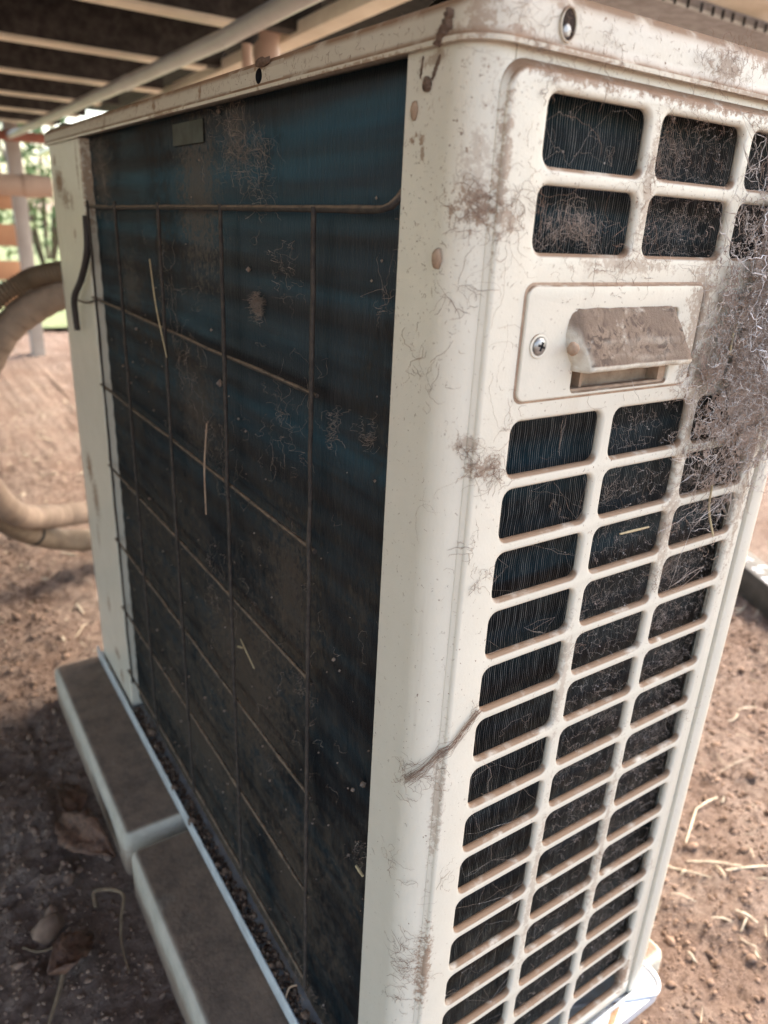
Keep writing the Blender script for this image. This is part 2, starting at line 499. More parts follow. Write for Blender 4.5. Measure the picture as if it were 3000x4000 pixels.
# grey steel joist over the unit with screw heads, and the pale sheet this side of it
bj = fpart('steel_joist', box(0.1, 2.1, 0.708, 0.92, 0.300, 0.425, 0.003), M_BEAM)
fl = link('flange', box(0.1, 2.1, 0.7045, 0.7075, 0.2985, 0.3035, 0.0008), M_RAIL); fl.parent = bj; fl.matrix_parent_inverse = Matrix.Identity(4)  # pale colour of this lip puts in the highlight along the joist edge
for k in range(19):
    q = link('screw', box(0.80 + k * 0.034 + .004 * math.sin(k * 5), 0.8036 + k * 0.034 + .004 * math.sin(k * 5), 0.7005, 0.7044, 0.298, 0.3125, 0.0008), M_BLACK)
    q.parent = bj; q.matrix_parent_inverse = Matrix.Identity(4)
for x0, x1, y0 in ((-3.6, -1.75, -0.45), (-1.746, 0.05, -0.45), (0.054, 1.08, -0.06), (1.084, 1.5, 0.45)):  # out of view, the sheet edges are set to shade unit and lid
    fpart('soffit_sheet', box(x0, x1, y0, 0.7035, 0.316, 0.324), M_SOFFIT)

# ------------------------------------------------------------------ pipes under the floor
M_PVC = simple('grey_pvc', (0.58, 0.60, 0.60), 0.35, c2=(0.50, 0.51, 0.51), scale=8)
M_PVCP = simple('beige_pvc', (0.58, 0.43, 0.35), 0.5, c2=(0.48, 0.35, 0.28), scale=8)
c = link('conduit_pipe', tube([(0.380, 0.45, 0.245), (0.400, 0.958, 0.245), (0.4247, 1.3195, 0.245), (0.449, 2.6, 0.245), (0.4745, 3.91, 0.245), (0.482, 4.5, 0.245)], 0.0165, 16), M_PVC)
tag(c, 'long grey plastic conduit slung under the floor joists', 'pipe')
cl = link('clip', tube([(0.4395, 2.02, 0.245), (0.4402, 2.06, 0.245)], 0.019, 16), M_PVC, c)
c = link('upright_pipe', tube([(0.608, 1.505, 0.424), (0.609, 1.505, 0.20), (0.609, 1.505, GZ)], 0.030, 20), M_PVCP)
tag(c, 'upright beige drain pipe behind the lid of the unit', 'pipe')
link('socket', tube([(0.6085, 1.505, 0.36), (0.6085, 1.505, 0.31)], 0.0335, 20), M_PVCP, c)
c = link('copper_stub', tube([(0.533, 1.446, 0.28), (0.533, 1.446, 0.12)], 0.011, 12), M_PVCP)
tag(c, 'thin brown pipe stub with a black rubber sleeve', 'pipe')
link('rubber_sleeve', tube([(0.535, 1.446, 0.338), (0.536, 1.446, 0.33), (0.533, 1.446, 0.283), (0.533, 1.446, 0.27)], [0.025, 0.028, 0.027, 0.016], 14), M_BLACK, c)
c = link('drain_pipe', tube([(-2.5, 3.0, -0.03), (0.36, 3.02, -0.0145), (0.40, 3.02, -0.0145)], 0.038, 20), M_PVCP)
tag(c, 'level beige drain pipe crossing in front of the fence', 'pipe')
link('socket', tube([(0.30, 3.02, -0.015), (0.36, 3.02, -0.0145)], 0.042, 20), M_PVCP, c)

# ------------------------------------------------------------------ fence far behind
M_POST = simple('grey_post', (0.42, 0.38, 0.35), 0.8, c2=(0.34, 0.30, 0.27), scale=9)
M_SLAT = simple('orange_slat', (0.46, 0.24, 0.13), 0.75, c2=(0.36, 0.18, 0.10), scale=9)
fence = empty('slat_fence', (0.5, 4.4, GZ), 'orange brown slat fence with grey posts at the back', 'fence')
for px in (-2.1, -0.8, 0.495, 1.8):
    keep(link('post', box(px - .035, px + .035, 4.37, 4.44, GZ - .2, 0.33, 0.003), M_POST), fence)
for z0, z1 in ((-0.115, -0.02), (-0.30, -0.187), (-0.475, -0.374), (-0.62, -0.53)):
    for x0, x1 in ((-2.2, -0.82), (-0.78, 0.452)):
        keep(link('slat', box(x0, x1, 4.36, 4.38, z0, z1, 0.002), M_SLAT), fence)
keep(link('top_rail', box(-2.2, 1.9, 4.36, 4.42, 0.222, 0.27, 0.003), simple('red_rail', (0.40, 0.16, 0.12), 0.7)), fence)

# shrubs in the open beyond
M_FOL = simple('foliage', (0.07, 0.12, 0.04), 0.6, c2=(0.14, 0.19, 0.08), scale=5)
M_TRUNK = simple('bark', (0.10, 0.07, 0.05), 0.9, bump=0.01, bscale=30)
def shrub(x, y, h, r, n, label):
    e = empty('shrub', (x, y, GZ), label, 'shrub', 'shrubs beyond the fence')
    paths = []
    for k in range(5):
        a = k * 1.3
        paths.append([(0, 0, 0), (0.15 * r * math.cos(a), 0.15 * r * math.sin(a), h * .35), (0.5 * r * math.cos(a), 0.5 * r * math.sin(a), h * .75)])
    V, Q = strands(np.array(paths), np.full(5, 0.03), 6)
    link('trunk', quads_mesh(V, Q), M_TRUNK, e)
    cl = rng.normal(size=(28, 3)) * (r * .38, r * .38, h * .2) + (0, 0, h * .62)
    cen = cl[rng.integers(0, 28, n)] + rng.normal(size=(n, 3)) * r * .17
    a = rng.normal(size=(n, 3)); a /= np.linalg.norm(a, axis=1)[:, None]
    b = np.cross(a, rng.normal(size=(n, 3))); b /= np.linalg.norm(b, axis=1)[:, None]
    s = rng.uniform(.03, .07, (n, 1))
    V = np.stack([cen - a * s, cen - b * s * .45, cen + a * s, cen + b * s * .45], 1).reshape(-1, 3)
    link('crown', quads_mesh(V, np.arange(n * 4).reshape(n, 4)), M_FOL, e)
shrub(-0.6, 7.8, 2.4, 1.3, 1800, 'leafy green shrub behind the slats at the far left')
shrub(1.35, 8.6, 2.0, 1.2, 1500, 'green shrub glimpsed between fence post and unit')
shrub(6.5, 7.0, 2.6, 1.6, 4000, 'green shrub in the open to the right of the unit')

# ------------------------------------------------------------------ beam lying on the ground at the right
M_DKBEAM = simple('dark_beam', (0.060, 0.056, 0.052), 0.7, c2=(0.028, 0.026, 0.024), scale=30)
M_PRINT = simple('white_print', (0.72, 0.76, 0.88), 0.6)
bd = Vector((1.3817 - 1.4393, 0.4515 - 0.5618, 0)).normalized()
ang = math.atan2(bd.y, bd.x)
beam = link('ground_beam', box(-0.9, 1.6, 0, 0.070, 0, 0.076, 0.003), M_DKBEAM)
beam.location = (1.4393, 0.5618, GZ)
beam.rotation_euler = (0, 0, ang)
tag(beam, 'dark grey beam with white printed lettering lying on the ground', 'beam')
for k, (tx, px, py, sz, rot) in enumerate([('CE', 0.00, 0.012, 0.026, 0.1), ('EEA', 0.05, 0.008, 0.030, -.08), ('C E', 0.045, 0.042, 0.020, 0.15), ('E3E', 0.11, 0.030, 0.024, 0.1), ('A', 0.115, 0.006, 0.032, -.2), ('EC', -0.07, 0.02, 0.03, .1), ('E', -0.012, 0.036, 0.03, 0.0)]):
    cu = bpy.data.curves.new('print', 'FONT'); cu.body = tx; cu.size = sz
    o = bpy.data.objects.new('print', cu); COL.objects.link(o)
    me = bpy.data.meshes.new_from_object(o.evaluated_get(bpy.context.evaluated_depsgraph_get()))
    bpy.data.objects.remove(o); bpy.data.curves.remove(cu)
    me.transform(Matrix.Translation((px, py, 0.0765)) @ Matrix.Rotation(rot, 4, 'Z'))
    link('printed_mark', me, M_PRINT, beam)

# ------------------------------------------------------------------ slabs under the unit
def slab_mat():
    t = NT('dusty_slab')
    geo = t.n('ShaderNodeNewGeometry')
    nz = t.sep(geo.outputs['Normal'])[2]
    d = t.math('MULTIPLY', t.ramp(nz, 0.75, 0.98), t.ramp(t.noise(14, 6, 0.6), 0.12, 0.40))
    c = t.mix(t.ramp(t.noise(40, 6), 0.3, 0.7), (0.50, 0.46, 0.39), (0.40, 0.37, 0.31))
    dc = t.mix(t.ramp(t.noise(30, 7, 0.7), 0.35, 0.7), (0.15, 0.092, 0.062), (0.065, 0.038, 0.026))
    sp = t.math('MULTIPLY', t.ramp(t.math('ADD', t.sep(t.co)[2], t.math('MULTIPLY', t.noise(45, 6, .7), .05)), GZ + .075, GZ + .035), .8)
    c = t.mix(sp, c, (0.20, 0.125, 0.085))
    t.set(Base_Color=t.mix(t.math('MULTIPLY', d, 0.92), c, dc), Roughness=0.9, Normal=t.bump(t.noise(180, 5), 0.003, 0.5))
    return t.m
M_SLAB = slab_mat()
for y0, y1, dz, lab in ((0.492, 0.945, 0.0, 'dusty cream plastic slab under the far half of the unit'),
                        (0.015, 0.470, 0.004, 'dusty cream plastic slab under the near half of the unit')):
    s = link('mounting_slab', box(-0.0805, 0.40, y0, y1, GZ - 0.02, -0.834 + dz * 0, 0.011, 3), M_SLAB)
    tag(s, lab, 'slab', 'slabs the unit stands on')

# ================================================================== the air conditioner
W, D = 0.93, 0.326
unit = empty('air_conditioner', (D / 2, W / 2, -0.833), 'dirty cream outdoor air conditioner unit with blue coil and cobwebbed side grille', 'air conditioner')
def part(name, me, mat, par=None):
    o = link(name, me, mat)
    o.parent = par or unit
    o.matrix_parent_inverse = Matrix.Translation(unit.location).inverted() if par is None else Matrix.Identity(4)
    return o

# grille: raised pressed panel with three columns of slots
PITCH = 0.0389
cols = ((0.0425, 0.1130), (0.1250, 0.1962), (0.2070, 0.2795))
def slot_z(k): return -0.0156 - PITCH * k
polys = [rrect(0.0166, 0.2905, -0.7988, -0.0062, 0.0120, 6)]
B = 0.0026
for k in range(20):
    if k in (2, 3): continue
    for x0, x1 in cols:
        zt = slot_z(k); zb = zt - 0.0292
        polys.append(rrect(x0 - .0010, x1 + .0006, zb - .0012, zt + .0004, 0.0060, 5))
polys.append(rrect(0.0445, 0.1905, -0.1555, -0.1035, 0.004, 4))
gr = part('side_grille', plate(polys, -0.0048, 0.0030, B, 4, 'side_grille'), M_PAINT)

def skirt():
    n = 8
    prof = [(0.0, 0.0012), (0.0, -0.0002), (0.12, -0.0006), (0.38, -0.0021), (0.62, -0.0034), (0.85, -0.0043), (1.0, -0.00478)]
    v, f = [], []
    for u, y in prof:
        g = 0.0048 * u
        v += [(x, y, z) for x, z in rrect(0.0146 + g, 0.2930 - g, -0.8012 + g, -0.0036 - g, 0.0135 - g * .6, n)]
    m = 4 * (n + 1)
    for k in range(len(prof) - 1):
        for i in range(m):
            j = (i + 1) % m
            f.append((k * m + i, k * m + j, (k + 1) * m + j, (k + 1) * m + i))
    return mesh_from(v, f, 'skirt', smooth=True)
part('pressed_edge', skirt(), M_PAINT, gr)
# corner post: flange, rounded corner, return
P = [(0.016, 0.0525), (0.0012, 0.0525), (0.0, 0.0513)]
rc = 0.0175
P += [(0.0, 0.05 - 0.002 * i) for i in range(1, 16)]
for i in range(11):
    a = R(180 + 9 * i)
    P.append((rc + rc * math.cos(a), rc + rc * math.sin(a)))
P += [(0.021, 0.0), (0.0225, 0.0005)]
part('corner_panel', extrude_profile(P, -0.814, 0.001, 40), M_PAINT)
# frame strips round the grille
part('top_strip', box(0.0225, 0.304, 0.0, 0.004, -0.0060, 0.001), M_PAINT)
part('bottom_strip', box(0.0225, 0.304, 0.0, 0.004, -0.814, -0.7945, 0.0008), M_PAINT)
part('side_strip', box(0.284, 0.304, 0.0002, 0.0042, -0.7945, -0.0061, 0.0008), M_PAINT)
# front casing, its edge showing past the seam
P = [(0.3065, 0.012), (0.3065, 0.0015), (0.3075, -0.0012), (0.310, -0.0022), (0.3185, -0.0022), (0.3225, -0.0012), (0.3255, 0.002), (0.326, 0.007), (0.326, W - .004), (0.322, W)]
part('front_casing', extrude_profile(P, -0.818, 0.001, 1), M_PAINT)
P = [(0.3205, 0.90), (0.3205, 0.006), (0.3145, -0.0004)]
# far end panel with rounded corner
P = [(0.016, 0.7325), (0.0015, 0.7325), (0, 0.734)] + [(0, 0.737 + 0.018 * i) for i in range(10)]
for i in range(9):
    a = R(180 - 11.25 * i)
    P.append((0.026 + 0.026 * math.cos(a), 0.904 + 0.026 * math.sin(a)))
P += [(0.326, 0.93)]
P = P[::-1]
lp = part('service_panel', extrude_profile(P, -0.814, 0.001, 24), M_PAINT_L)
# valve cover bulging from the far end
bm = bmesh.new()
prof = [(0.925, -0.03), (0.935, -0.03), (0.978, -0.062), (0.984, -0.075), (0.988, -0.40), (0.984, -0.70), (0.955, -0.79), (0.925, -0.79)]
for x in (0.012, 0.22):
    vs_ = [bm.verts.new((x, y, z)) for y, z in prof]
bm.verts.ensure_lookup_table()
n = len(prof)
bm.faces.new([bm.verts[i] for i in range(n)]); bm.faces.new([bm.verts[n + i] for i in range(n - 1, -1, -1)])
for i in range(n):
    j = (i + 1) % n
    bm.faces.new((bm.verts[i], bm.verts[n + i], bm.verts[n + j], bm.verts[j]))
bmesh.ops.recalc_face_normals(bm, faces=bm.faces[:])
bmesh.ops.bevel(bm, geom=[e for e in bm.edges], offset=0.010, segments=3, profile=0.5, affect='EDGES')
part('valve_cover', bm_mesh(bm, sharp=45), M_PAINT_L)

# base pan with upturned rim
bp_ = part('base_pan', box(-0.004, 0.324, 0.002, 0.928, -0.832, -0.819, 0.002), M_RAIL)
part('rim', box(-0.0065, -0.0045, 0.001, 0.930, -0.829, -0.8065, 0.0008), M_RAIL, bp_)
part('rim', box(-0.0065, 0.326, -0.0040, -0.0024, -0.829, -0.8145, 0.0007), M_RAIL, bp_)
# foot sticking out below the near right corner, with a rolled rim
fo = [(x, y) for x, y in rrect(0.215, 0.352, -0.0165, 0.055, 0.020, 7)]
bm = bmesh.new()
top = [bm.verts.new((x, y, -0.8215)) for x, y in fo]
low = [bm.verts.new((x * .995 + .0015, y * 1.02, -0.8325)) for x, y in fo]
bm.faces.new(top)
for i in range(len(fo)):
    j = (i + 1) % len(fo)
    bm.faces.new((low[i], low[j], top[j], top[i]))
ft = part('foot', bm_mesh(bm, sharp=40), M_GALV)
rim = [(x, y, -0.8195) for x, y in fo[:24]]
part('rolled_rim', tube(rim + [rim[0]], 0.0022, 8), M_GALV, ft)
part('rust_mark', mesh_from([(0.262, -0.012, -0.8211), (0.272, -0.0135, -0.8211), (0.300, 0.000, -0.8211), (0.294, 0.004, -0.8211), (0.28, -0.003, -0.8211)], [(0, 1, 2, 3, 4)]), M_RUST, ft)

# lid
def lid_mesh():
    x0, x1, y0, y1 = -0.0028, 0.3285, -0.0040, W + 0.004
    base = rrect(x0, x1, y0, y1, 0.0195, 9)
    # subdivide the straight runs
    pts = []
    for i, p in enumerate(base):
        q = base[(i + 1) % len(base)]
        m = max(1, int(math.dist(p, q) / 0.02))
        pts += [(p[0] + (q[0] - p[0]) * k / m, p[1] + (q[1] - p[1]) * k / m) for k in range(m)]
    cx, cy = (x0 + x1) / 2, (y0 + y1) / 2
    n = len(pts)
    N = []
    for i in range(n):
        a, b = pts[i - 1], pts[(i + 1) % n]
        t = Vector((b[0] - a[0], b[1] - a[1])).normalized()
        N.append((t.y, -t.x))
    prof = [(-0.010, 0.004, 0), (-0.0012, 0.004, 0), (0.0, 0.0, 0), (0.0013, 0.0002, 0), (0.0014, 0.0022, 0), (0.0002, 0.0040, 0), (0.0, 0.30, 1), (0.0, 0.62, 1), (-0.0008, 0.78, 1), (-0.0024, 0.90, 1), (-0.005, 0.97, 1), (-0.009, 1.0, 1), (-0.05, 1.12, 1)]
    v, f = [], []
    for o, z, fr in prof:
        for p, nn in zip(pts, N):
            h = 0.0185 + 0.0066 * nn[1] ** 2
            dent = 0.0006 * noise.noise(Vector((p[0] * 9, p[1] * 9, 2)))
            v.append((p[0] + nn[0] * (o + dent * (1 if o > -0.008 else 0)), p[1] + nn[1] * (o + dent), z * h if fr else z))
    for k in range(len(prof) - 1):
        for i in range(n):
            j = (i + 1) % n
            f.append((k * n + i, k * n + j, (k + 1) * n + j, (k + 1) * n + i))
    f.append(tuple(range(n))[::-1])
    f.append(tuple((len(prof) - 1) * n + i for i in range(n)))
    me = mesh_from(v, f, 'lid')
    bm = bmesh.new(); bm.from_mesh(me); bmesh.ops.remove_doubles(bm, verts=bm.verts[:], dist=1e-5); bmesh.ops.recalc_face_normals(bm, faces=bm.faces[:]); bm.to_mesh(me); bm.free()
    return me
lid = part('lid', lid_mesh(), M_LID)
def oval_cut(target, c, axis_, rw, rh, depth):
    bm = bmesh.new()
    bmesh.ops.create_cone(bm, cap_ends=True, segments=24, radius1=1, radius2=1, depth=2)
    for v in bm.verts:
        a, b, d = v.co.x * rw, v.co.y * rh, v.co.z * depth
        v.co = (c[0] + d, c[1] + a, c[2] + b) if axis_ == 'x' else (c[0] + a, c[1] + d, c[2] + b)
    bmesh.ops.recalc_face_normals(bm, faces=bm.faces[:])
    o = link('cut', bm_mesh(bm), M_BLACK)  # black cutter colour darkens the hole like the hollow inside of a lid
    m = target.modifiers.new('b', 'BOOLEAN'); m.operation = 'DIFFERENCE'; m.object = o; m.solver = 'MANIFOLD'; m.material_mode = 'TRANSFER'
    dg = bpy.context.evaluated_depsgraph_get()
    me = bpy.data.meshes.new_from_object(target.evaluated_get(dg))
    target.modifiers.clear()
    target.data = me
    bpy.data.objects.remove(o)
oval_cut(lid, (-0.003, 0.2145, 0.0085), 'x', 0.0050, 0.0045, 0.009)
lid.data.shade_smooth(); lid.data.set_sharp_from_angle(angle=R(35))
for p in lid.data.polygons:                      # the faces cut by the holes are plane
    c_ = p.center
    if (p.normal.x < -.95 and .17 < c_.y < .26): p.use_smooth = False
def lump(c, r, seed, sub=2, amp=0.25, sq=(1, 1, 1), fr=1.8):
    bm = bmesh.new()
    bmesh.ops.create_icosphere(bm, subdivisions=sub, radius=1)
    for v in bm.verts:
        d = 1 + amp * noise.noise(v.co * fr + Vector((seed * 7.1, seed, 3))) + amp * 0.6 * noise.noise(v.co * fr * 3 + Vector((seed, 5, 1)))
        v.co = Vector((c[0] + v.co.x * r * sq[0] * d, c[1] + v.co.y * r * sq[1] * d, c[2] + v.co.z * r * sq[2] * d))
    return bm_mesh(bm, smooth=True)
def oval(rw, rh): return [(0.0475 + rw * math.cos(2 * math.pi * i / 28), 0.0115 + rh * math.sin(2 * math.pi * i / 28)) for i in range(28)]
part('screw_eyelet', plate([oval(0.0053, 0.0071), oval(0.0043, 0.0061)], -0.0052, 0.0008, 0.0005, 2, 'eyelet'), M_LID, lid)
part('recess_shade_disc', plate([oval(0.0044, 0.0062)], -0.00435, 0.0003, 0.0001, 1, 'recess_disc'), simple('recess_shade', (0.055, 0.034, 0.025), 0.95, c2=(0.018, 0.012, 0.010), scale=500), lid)  # dark disc set proud of the lid, coloured as the shade in a hole
part('lid_screw', lump((0.0470, -0.0043, 0.0090), 0.0029, 3, 2, 0.10, (.95, .28, 1.0)), M_STEEL, lid)

# handle plate beside the top of the grille
hp = part('handle_plate', plate([rrect(0.0405, 0.1850, -0.1593, -0.1000, 0.0052, 6), rrect(0.0800, 0.1640, -0.1570, -0.1130, 0.003, 4)], -0.0066, 0.0016, 0.0011, 3, 'handle_plate'), M_PAINT)
gap = part('gap', plate([rrect(0.0390, 0.1865, -0.1607, -0.0987, 0.0062, 6), rrect(0.0445, 0.1805, -0.1555, -0.1045, 0.004, 4)], -0.00505, 0.0008, 0.0002, 1, 'gap'), M_TAN, hp)
def hood():
    v, f = [], []
    NT_, NS = 12, 16
    for i in range(NT_ + 1):
        t = i / NT_
        yb = -0.0068 - 0.0115 * t ** 0.75
        z = -0.1118 - 0.0290 * t
        xl = 0.0775 + 0.004 * t ** 2 ; xr = 0.156 + 0.012 * t
        bul = 0.007 * math.sin(math.pi * min(1, t * 1.0)) ** 0.8
        # left wall (3), slope (NS), right wall (3)
        row = [(xl - 0.0040 - bul * .6, -0.0055, z), (xl - 0.0028 - bul * .5, (-0.0055 + yb) / 2 + .0005, z), (xl - 0.0008 - bul * .15, yb + 0.0012, z)]
        for s in range(NS + 1):
            u = s / NS
            row.append((xl + (xr - xl) * u, yb + 0.0016 * math.sin(math.pi * u) * t + 0.0005 * noise.noise(Vector((u * 9, t * 5, 1))), z + 0.0005 * noise.noise(Vector((u * 8, t * 4, 9)))))
        row += [(xr + 0.0012, yb + 0.0015, z), (xr + 0.003, (-0.0055 + yb) / 2, z), (xr + 0.004, -0.0055, z)]
        v += row
    m = NS + 7
    for i in range(NT_):
        for s in range(m - 1):
            f.append((i * m + s, (i + 1) * m + s, (i + 1) * m + s + 1, i * m + s + 1))
    # lip: roll down and back
    last = v[-m:]
    for dy, dz in ((-0.0006, -0.0016), (0.0004, -0.0034), (0.0022, -0.0040), (0.0040, -0.0030)):
        v += [(p[0], p[1] + dy if p[1] < -0.008 else p[1], p[2] + dz) for p in last]
        i = len(v) // m - 2
        for s in range(m - 1):
            f.append((i * m + s, (i + 1) * m + s, (i + 1) * m + s + 1, i * m + s + 1))
    return mesh_from(v, f, 'hood', sharp=60)
def hood_mat():
    t = NT('dusty_hood')
    geo = t.n('ShaderNodeNewGeometry')
    nz = t.sep(geo.outputs['Normal'])[2]
    d = t.math('MULTIPLY', t.ramp(nz, 0.05, 0.30), t.ramp(t.noise(120, 7, 0.7), 0.18, 0.45))
    vein = t.ramp(t.noise(140, 4, 0.6, dist=1.5), 0.42, 0.52)
    dc = t.mix(vein, (0.085, 0.055, 0.04), (0.24, 0.17, 0.122))
    dc = t.mix(t.ramp(t.noise(60, 5), 0.4, 0.65), dc, (0.19, 0.132, 0.095))
    c = t.mix(t.ramp(t.noise(80, 5), 0.3, 0.7), CREAM, (0.48, 0.40, 0.31))
    t.set(Base_Color=t.mix(d, c, dc), Roughness=0.85, Normal=t.bump(t.noise(420, 5, 0.7), 0.0015, 0.8))
    return t.m
part('grip_hood', hood(), hood_mat(), hp)
pk = []
def boxes(L, bev=0):
    bm = bmesh.new()
    for x0, x1, y0, y1, z0, z1 in L:
        m = bmesh.ops.create_cube(bm, size=1)
        for v in m['verts']:
            v.co = ((x0 + x1) / 2 + v.co.x * (x1 - x0), (y0 + y1) / 2 + v.co.y * (y1 - y0), (z0 + z1) / 2 + v.co.z * (z1 - z0))
    return bm_mesh(bm)
part('grip_pocket', boxes([(0.0785, 0.1655, 0.0040, 0.0055, -0.158, -0.112), (0.0785, 0.1655, -0.0045, 0.0115, -0.1590, -0.1572), (0.1575, 0.1655, -0.0046, 0.010, -0.1571, -0.113), (0.0780, 0.0798, -0.0046, 0.010, -0.1571, -0.113)]), M_TAN, hp)
part('rib', boxes([(0.0905, 0.0925, -0.003, 0.0039, -0.157, -0.140)]), M_TAN, hp)
for xx in (0.0868, 0.0960):
    part('vent_slit', boxes([(xx - .0016, xx + .0016, 0.0032, 0.0038, -0.1490, -0.140)]), M_BLACK, hp)
# phillips screw at the left of the handle plate
def screw_mesh(c, r):
    bm = bmesh.new()
    rings = [(1.0, 0.0), (1.0, -0.0006), (0.92, -0.0013), (0.7, -0.0019), (0.4, -0.0022)]
    seg = 24
    rows = []
    for fr, dy in rings:
        rows.append([bm.verts.new((c[0] + r * fr * math.cos(2 * math.pi * i / seg), c[1] + dy, c[2] + r * fr * math.sin(2 * math.pi * i / seg))) for i in range(seg)])
    for a, b in zip(rows, rows[1:]):
        for i in range(seg):
            bm.faces.new((a[i], a[(i + 1) % seg], b[(i + 1) % seg], b[i]))
    bm.faces.new(rows[-1])
    bmesh.ops.recalc_face_normals(bm, faces=bm.faces[:])
    return bm_mesh(bm, sharp=50)
sc = part('screw', screw_mesh((0.0513, -0.0068, -0.1302), 0.0046), M_STEEL, hp)
part('washer', plate([rrect(0.0449, 0.0577, -0.1366, -0.1238, 0.0064, 8), rrect(0.0466, 0.0560, -0.1349, -0.1255, 0.0047, 8)], -0.0074, 0.0006, 0.0004, 2, 'washer'), M_PAINT, hp)
for a in (0.35, 0.35 + math.pi / 2):
    me = boxes([(-.0024, .0024, -.0004, .0004, -.0006, .0006)])
    me.transform(Matrix.Translation((0.0513, -0.0089, -0.1302)) @ Matrix.Rotation(a, 4, 'Y'))
    part('cross_slot', me, M_BLACK, hp)

# coil: thin upright fins behind the opening and behind the grille
def fins(n, p0, step, along, depth_axis, d0, d1, z0, z1, nz, bend):
    """along: axis index of spacing; depth_axis: index the fin edge faces; sheets of front edge and both sides"""
    zz = np.linspace(z0, z1, nz)
    V = np.zeros((n, nz, 4, 3))
    i = np.arange(n)[:, None]
    jit = rng.normal(0, step * 0.03, (n, 1)) + 0.12 * step * np.sin(i * 0.05 + zz[None, :] * 31) 
    pos = p0 + i * step + jit
    wav = bend * np.sin(2 * np.pi * zz / 0.0254)[None, :] + np.zeros((n, 1)) + rng.normal(0, bend * .25, (n, 1))
    hw = step * 0.11
    for k, (o, d) in enumerate(((-hw, d1), (-hw, d0), (hw, d0), (hw, d1))):
        V[:, :, k, along] = pos + o
        V[:, :, k, depth_axis] = d + (wav if d == d0 else 0)
        V[:, :, k, 2] = zz
    V = V.reshape(-1, 3)
    ni = np.arange(n)[:, None, None]; ki = np.arange(nz - 1)[None, :, None]; si = np.arange(3)[None, None, :]
    b = (ni * nz + ki) * 4 + si
    Q = np.stack([b, b + 1, b + 5, b + 4], -1).reshape(-1, 4)
    return V, Q
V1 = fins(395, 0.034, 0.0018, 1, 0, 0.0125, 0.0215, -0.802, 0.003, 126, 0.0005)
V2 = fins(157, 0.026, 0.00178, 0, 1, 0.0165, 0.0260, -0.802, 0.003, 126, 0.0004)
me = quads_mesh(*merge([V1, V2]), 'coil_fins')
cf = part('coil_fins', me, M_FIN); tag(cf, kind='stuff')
me.materials.append(M_FINEDGE)
mi = np.zeros(len(me.polygons), np.int32)
mi[len(V1[1]) + 1::3] = 1                      # bare cut edges of the fins behind the grille
me.polygons.foreach_set('material_index', mi)
part('dark_interior_sheet', boxes([(0.0216, 0.0225, 0.030, 0.752, -0.804, 0.0035), (0.0226, 0.305, 0.0262, 0.027, -0.804, 0.0035)]), M_BLACK)  # black sheets added for the unlit inside of the cabinet
part('coil_end', boxes([(0.006, 0.03, 0.745, 0.754, -0.804, 0.002)]), M_MUD)
part('tape_label', boxes([(0.0105, 0.0112, 0.352, 0.425, -0.0215, -0.0045)]), simple('foil_tape', (0.060, 0.066, 0.058), 0.6, c2=(0.030, 0.028, 0.022), scale=60))

# wire guard in front of the coil
gtop = spline([(0.003, 0.730, -0.0745), (-0.002, 0.70, -0.0745), (-0.003, 0.58, -0.0742), (-0.0035, 0.43, -0.072), (-0.0035, 0.28, -0.0705), (-0.003, 0.133, -0.069), (-0.0030, 0.072, -0.0685)], 6) + \
    [Vector(p) for p in ((-0.0035, 0.062, -0.068), (-0.0022, 0.0565, -0.0665), (0.0, 0.0535, -0.063), (0.003, 0.0530, -0.0585), (0.006, 0.053, -0.055))]
def dusty_tube(path, r):
    rs = [r * (1 + 0.22 * noise.noise(Vector(p) * 90) + 0.12 * noise.noise(Vector(p) * 300)) for p in path]
    return tube(path, rs, 8)
wg = part('wire_guard', dusty_tube(gtop, 0.0021), M_WIRE)
ys = (0.1345, 0.2810, 0.4300, 0.5750, 0.6950)
zs = (-0.182, -0.294, -0.406, -0.518, -0.630, -0.742)
for i, y in enumerate(ys):
    pts = [(-0.0050 + 0.0008 * noise.noise(Vector((i, k * .5, 0))), y + 0.004 * math.sin(k / 40 * math.pi) * (1 if i else .3), -0.068 - (0.742 - 0.066) * k / 40) for k in range(41)]
    part('upright_wire', dusty_tube(pts, 0.0017), M_WIRE, wg)
for i, z in enumerate(zs):
    pts = [(-0.0015 + 0.0006 * noise.noise(Vector((i, k * .4, 4))), 0.1335 + (0.728 - 0.1335) * k / 40, z + 0.0015 * noise.noise(Vector((i * 3, k * .12, 7)))) for k in range(41)]
    part('cross_wire', dusty_tube(pts, 0.0017), M_WIRE, wg)
# black lead hanging over the service panel edge
part('sensor_lead', tube(spline([(-0.004, 0.712, -0.085), (-0.006, 0.714, -0.125), (-0.009, 0.745, -0.160), (-0.012, 0.785, -0.188), (-0.011, 0.795, -0.215), (-0.010, 0.797, -0.232)], 8), 0.0042, 10), simple('black_lead', (0.045, 0.036, 0.034), 0.7))
part('tie_wire', tube(spline([(-0.0085, 0.792, -0.191), (-0.0075, 0.74, -0.190), (-0.0065, 0.700, -0.183)], 6), 0.0013, 6), M_WIRE)

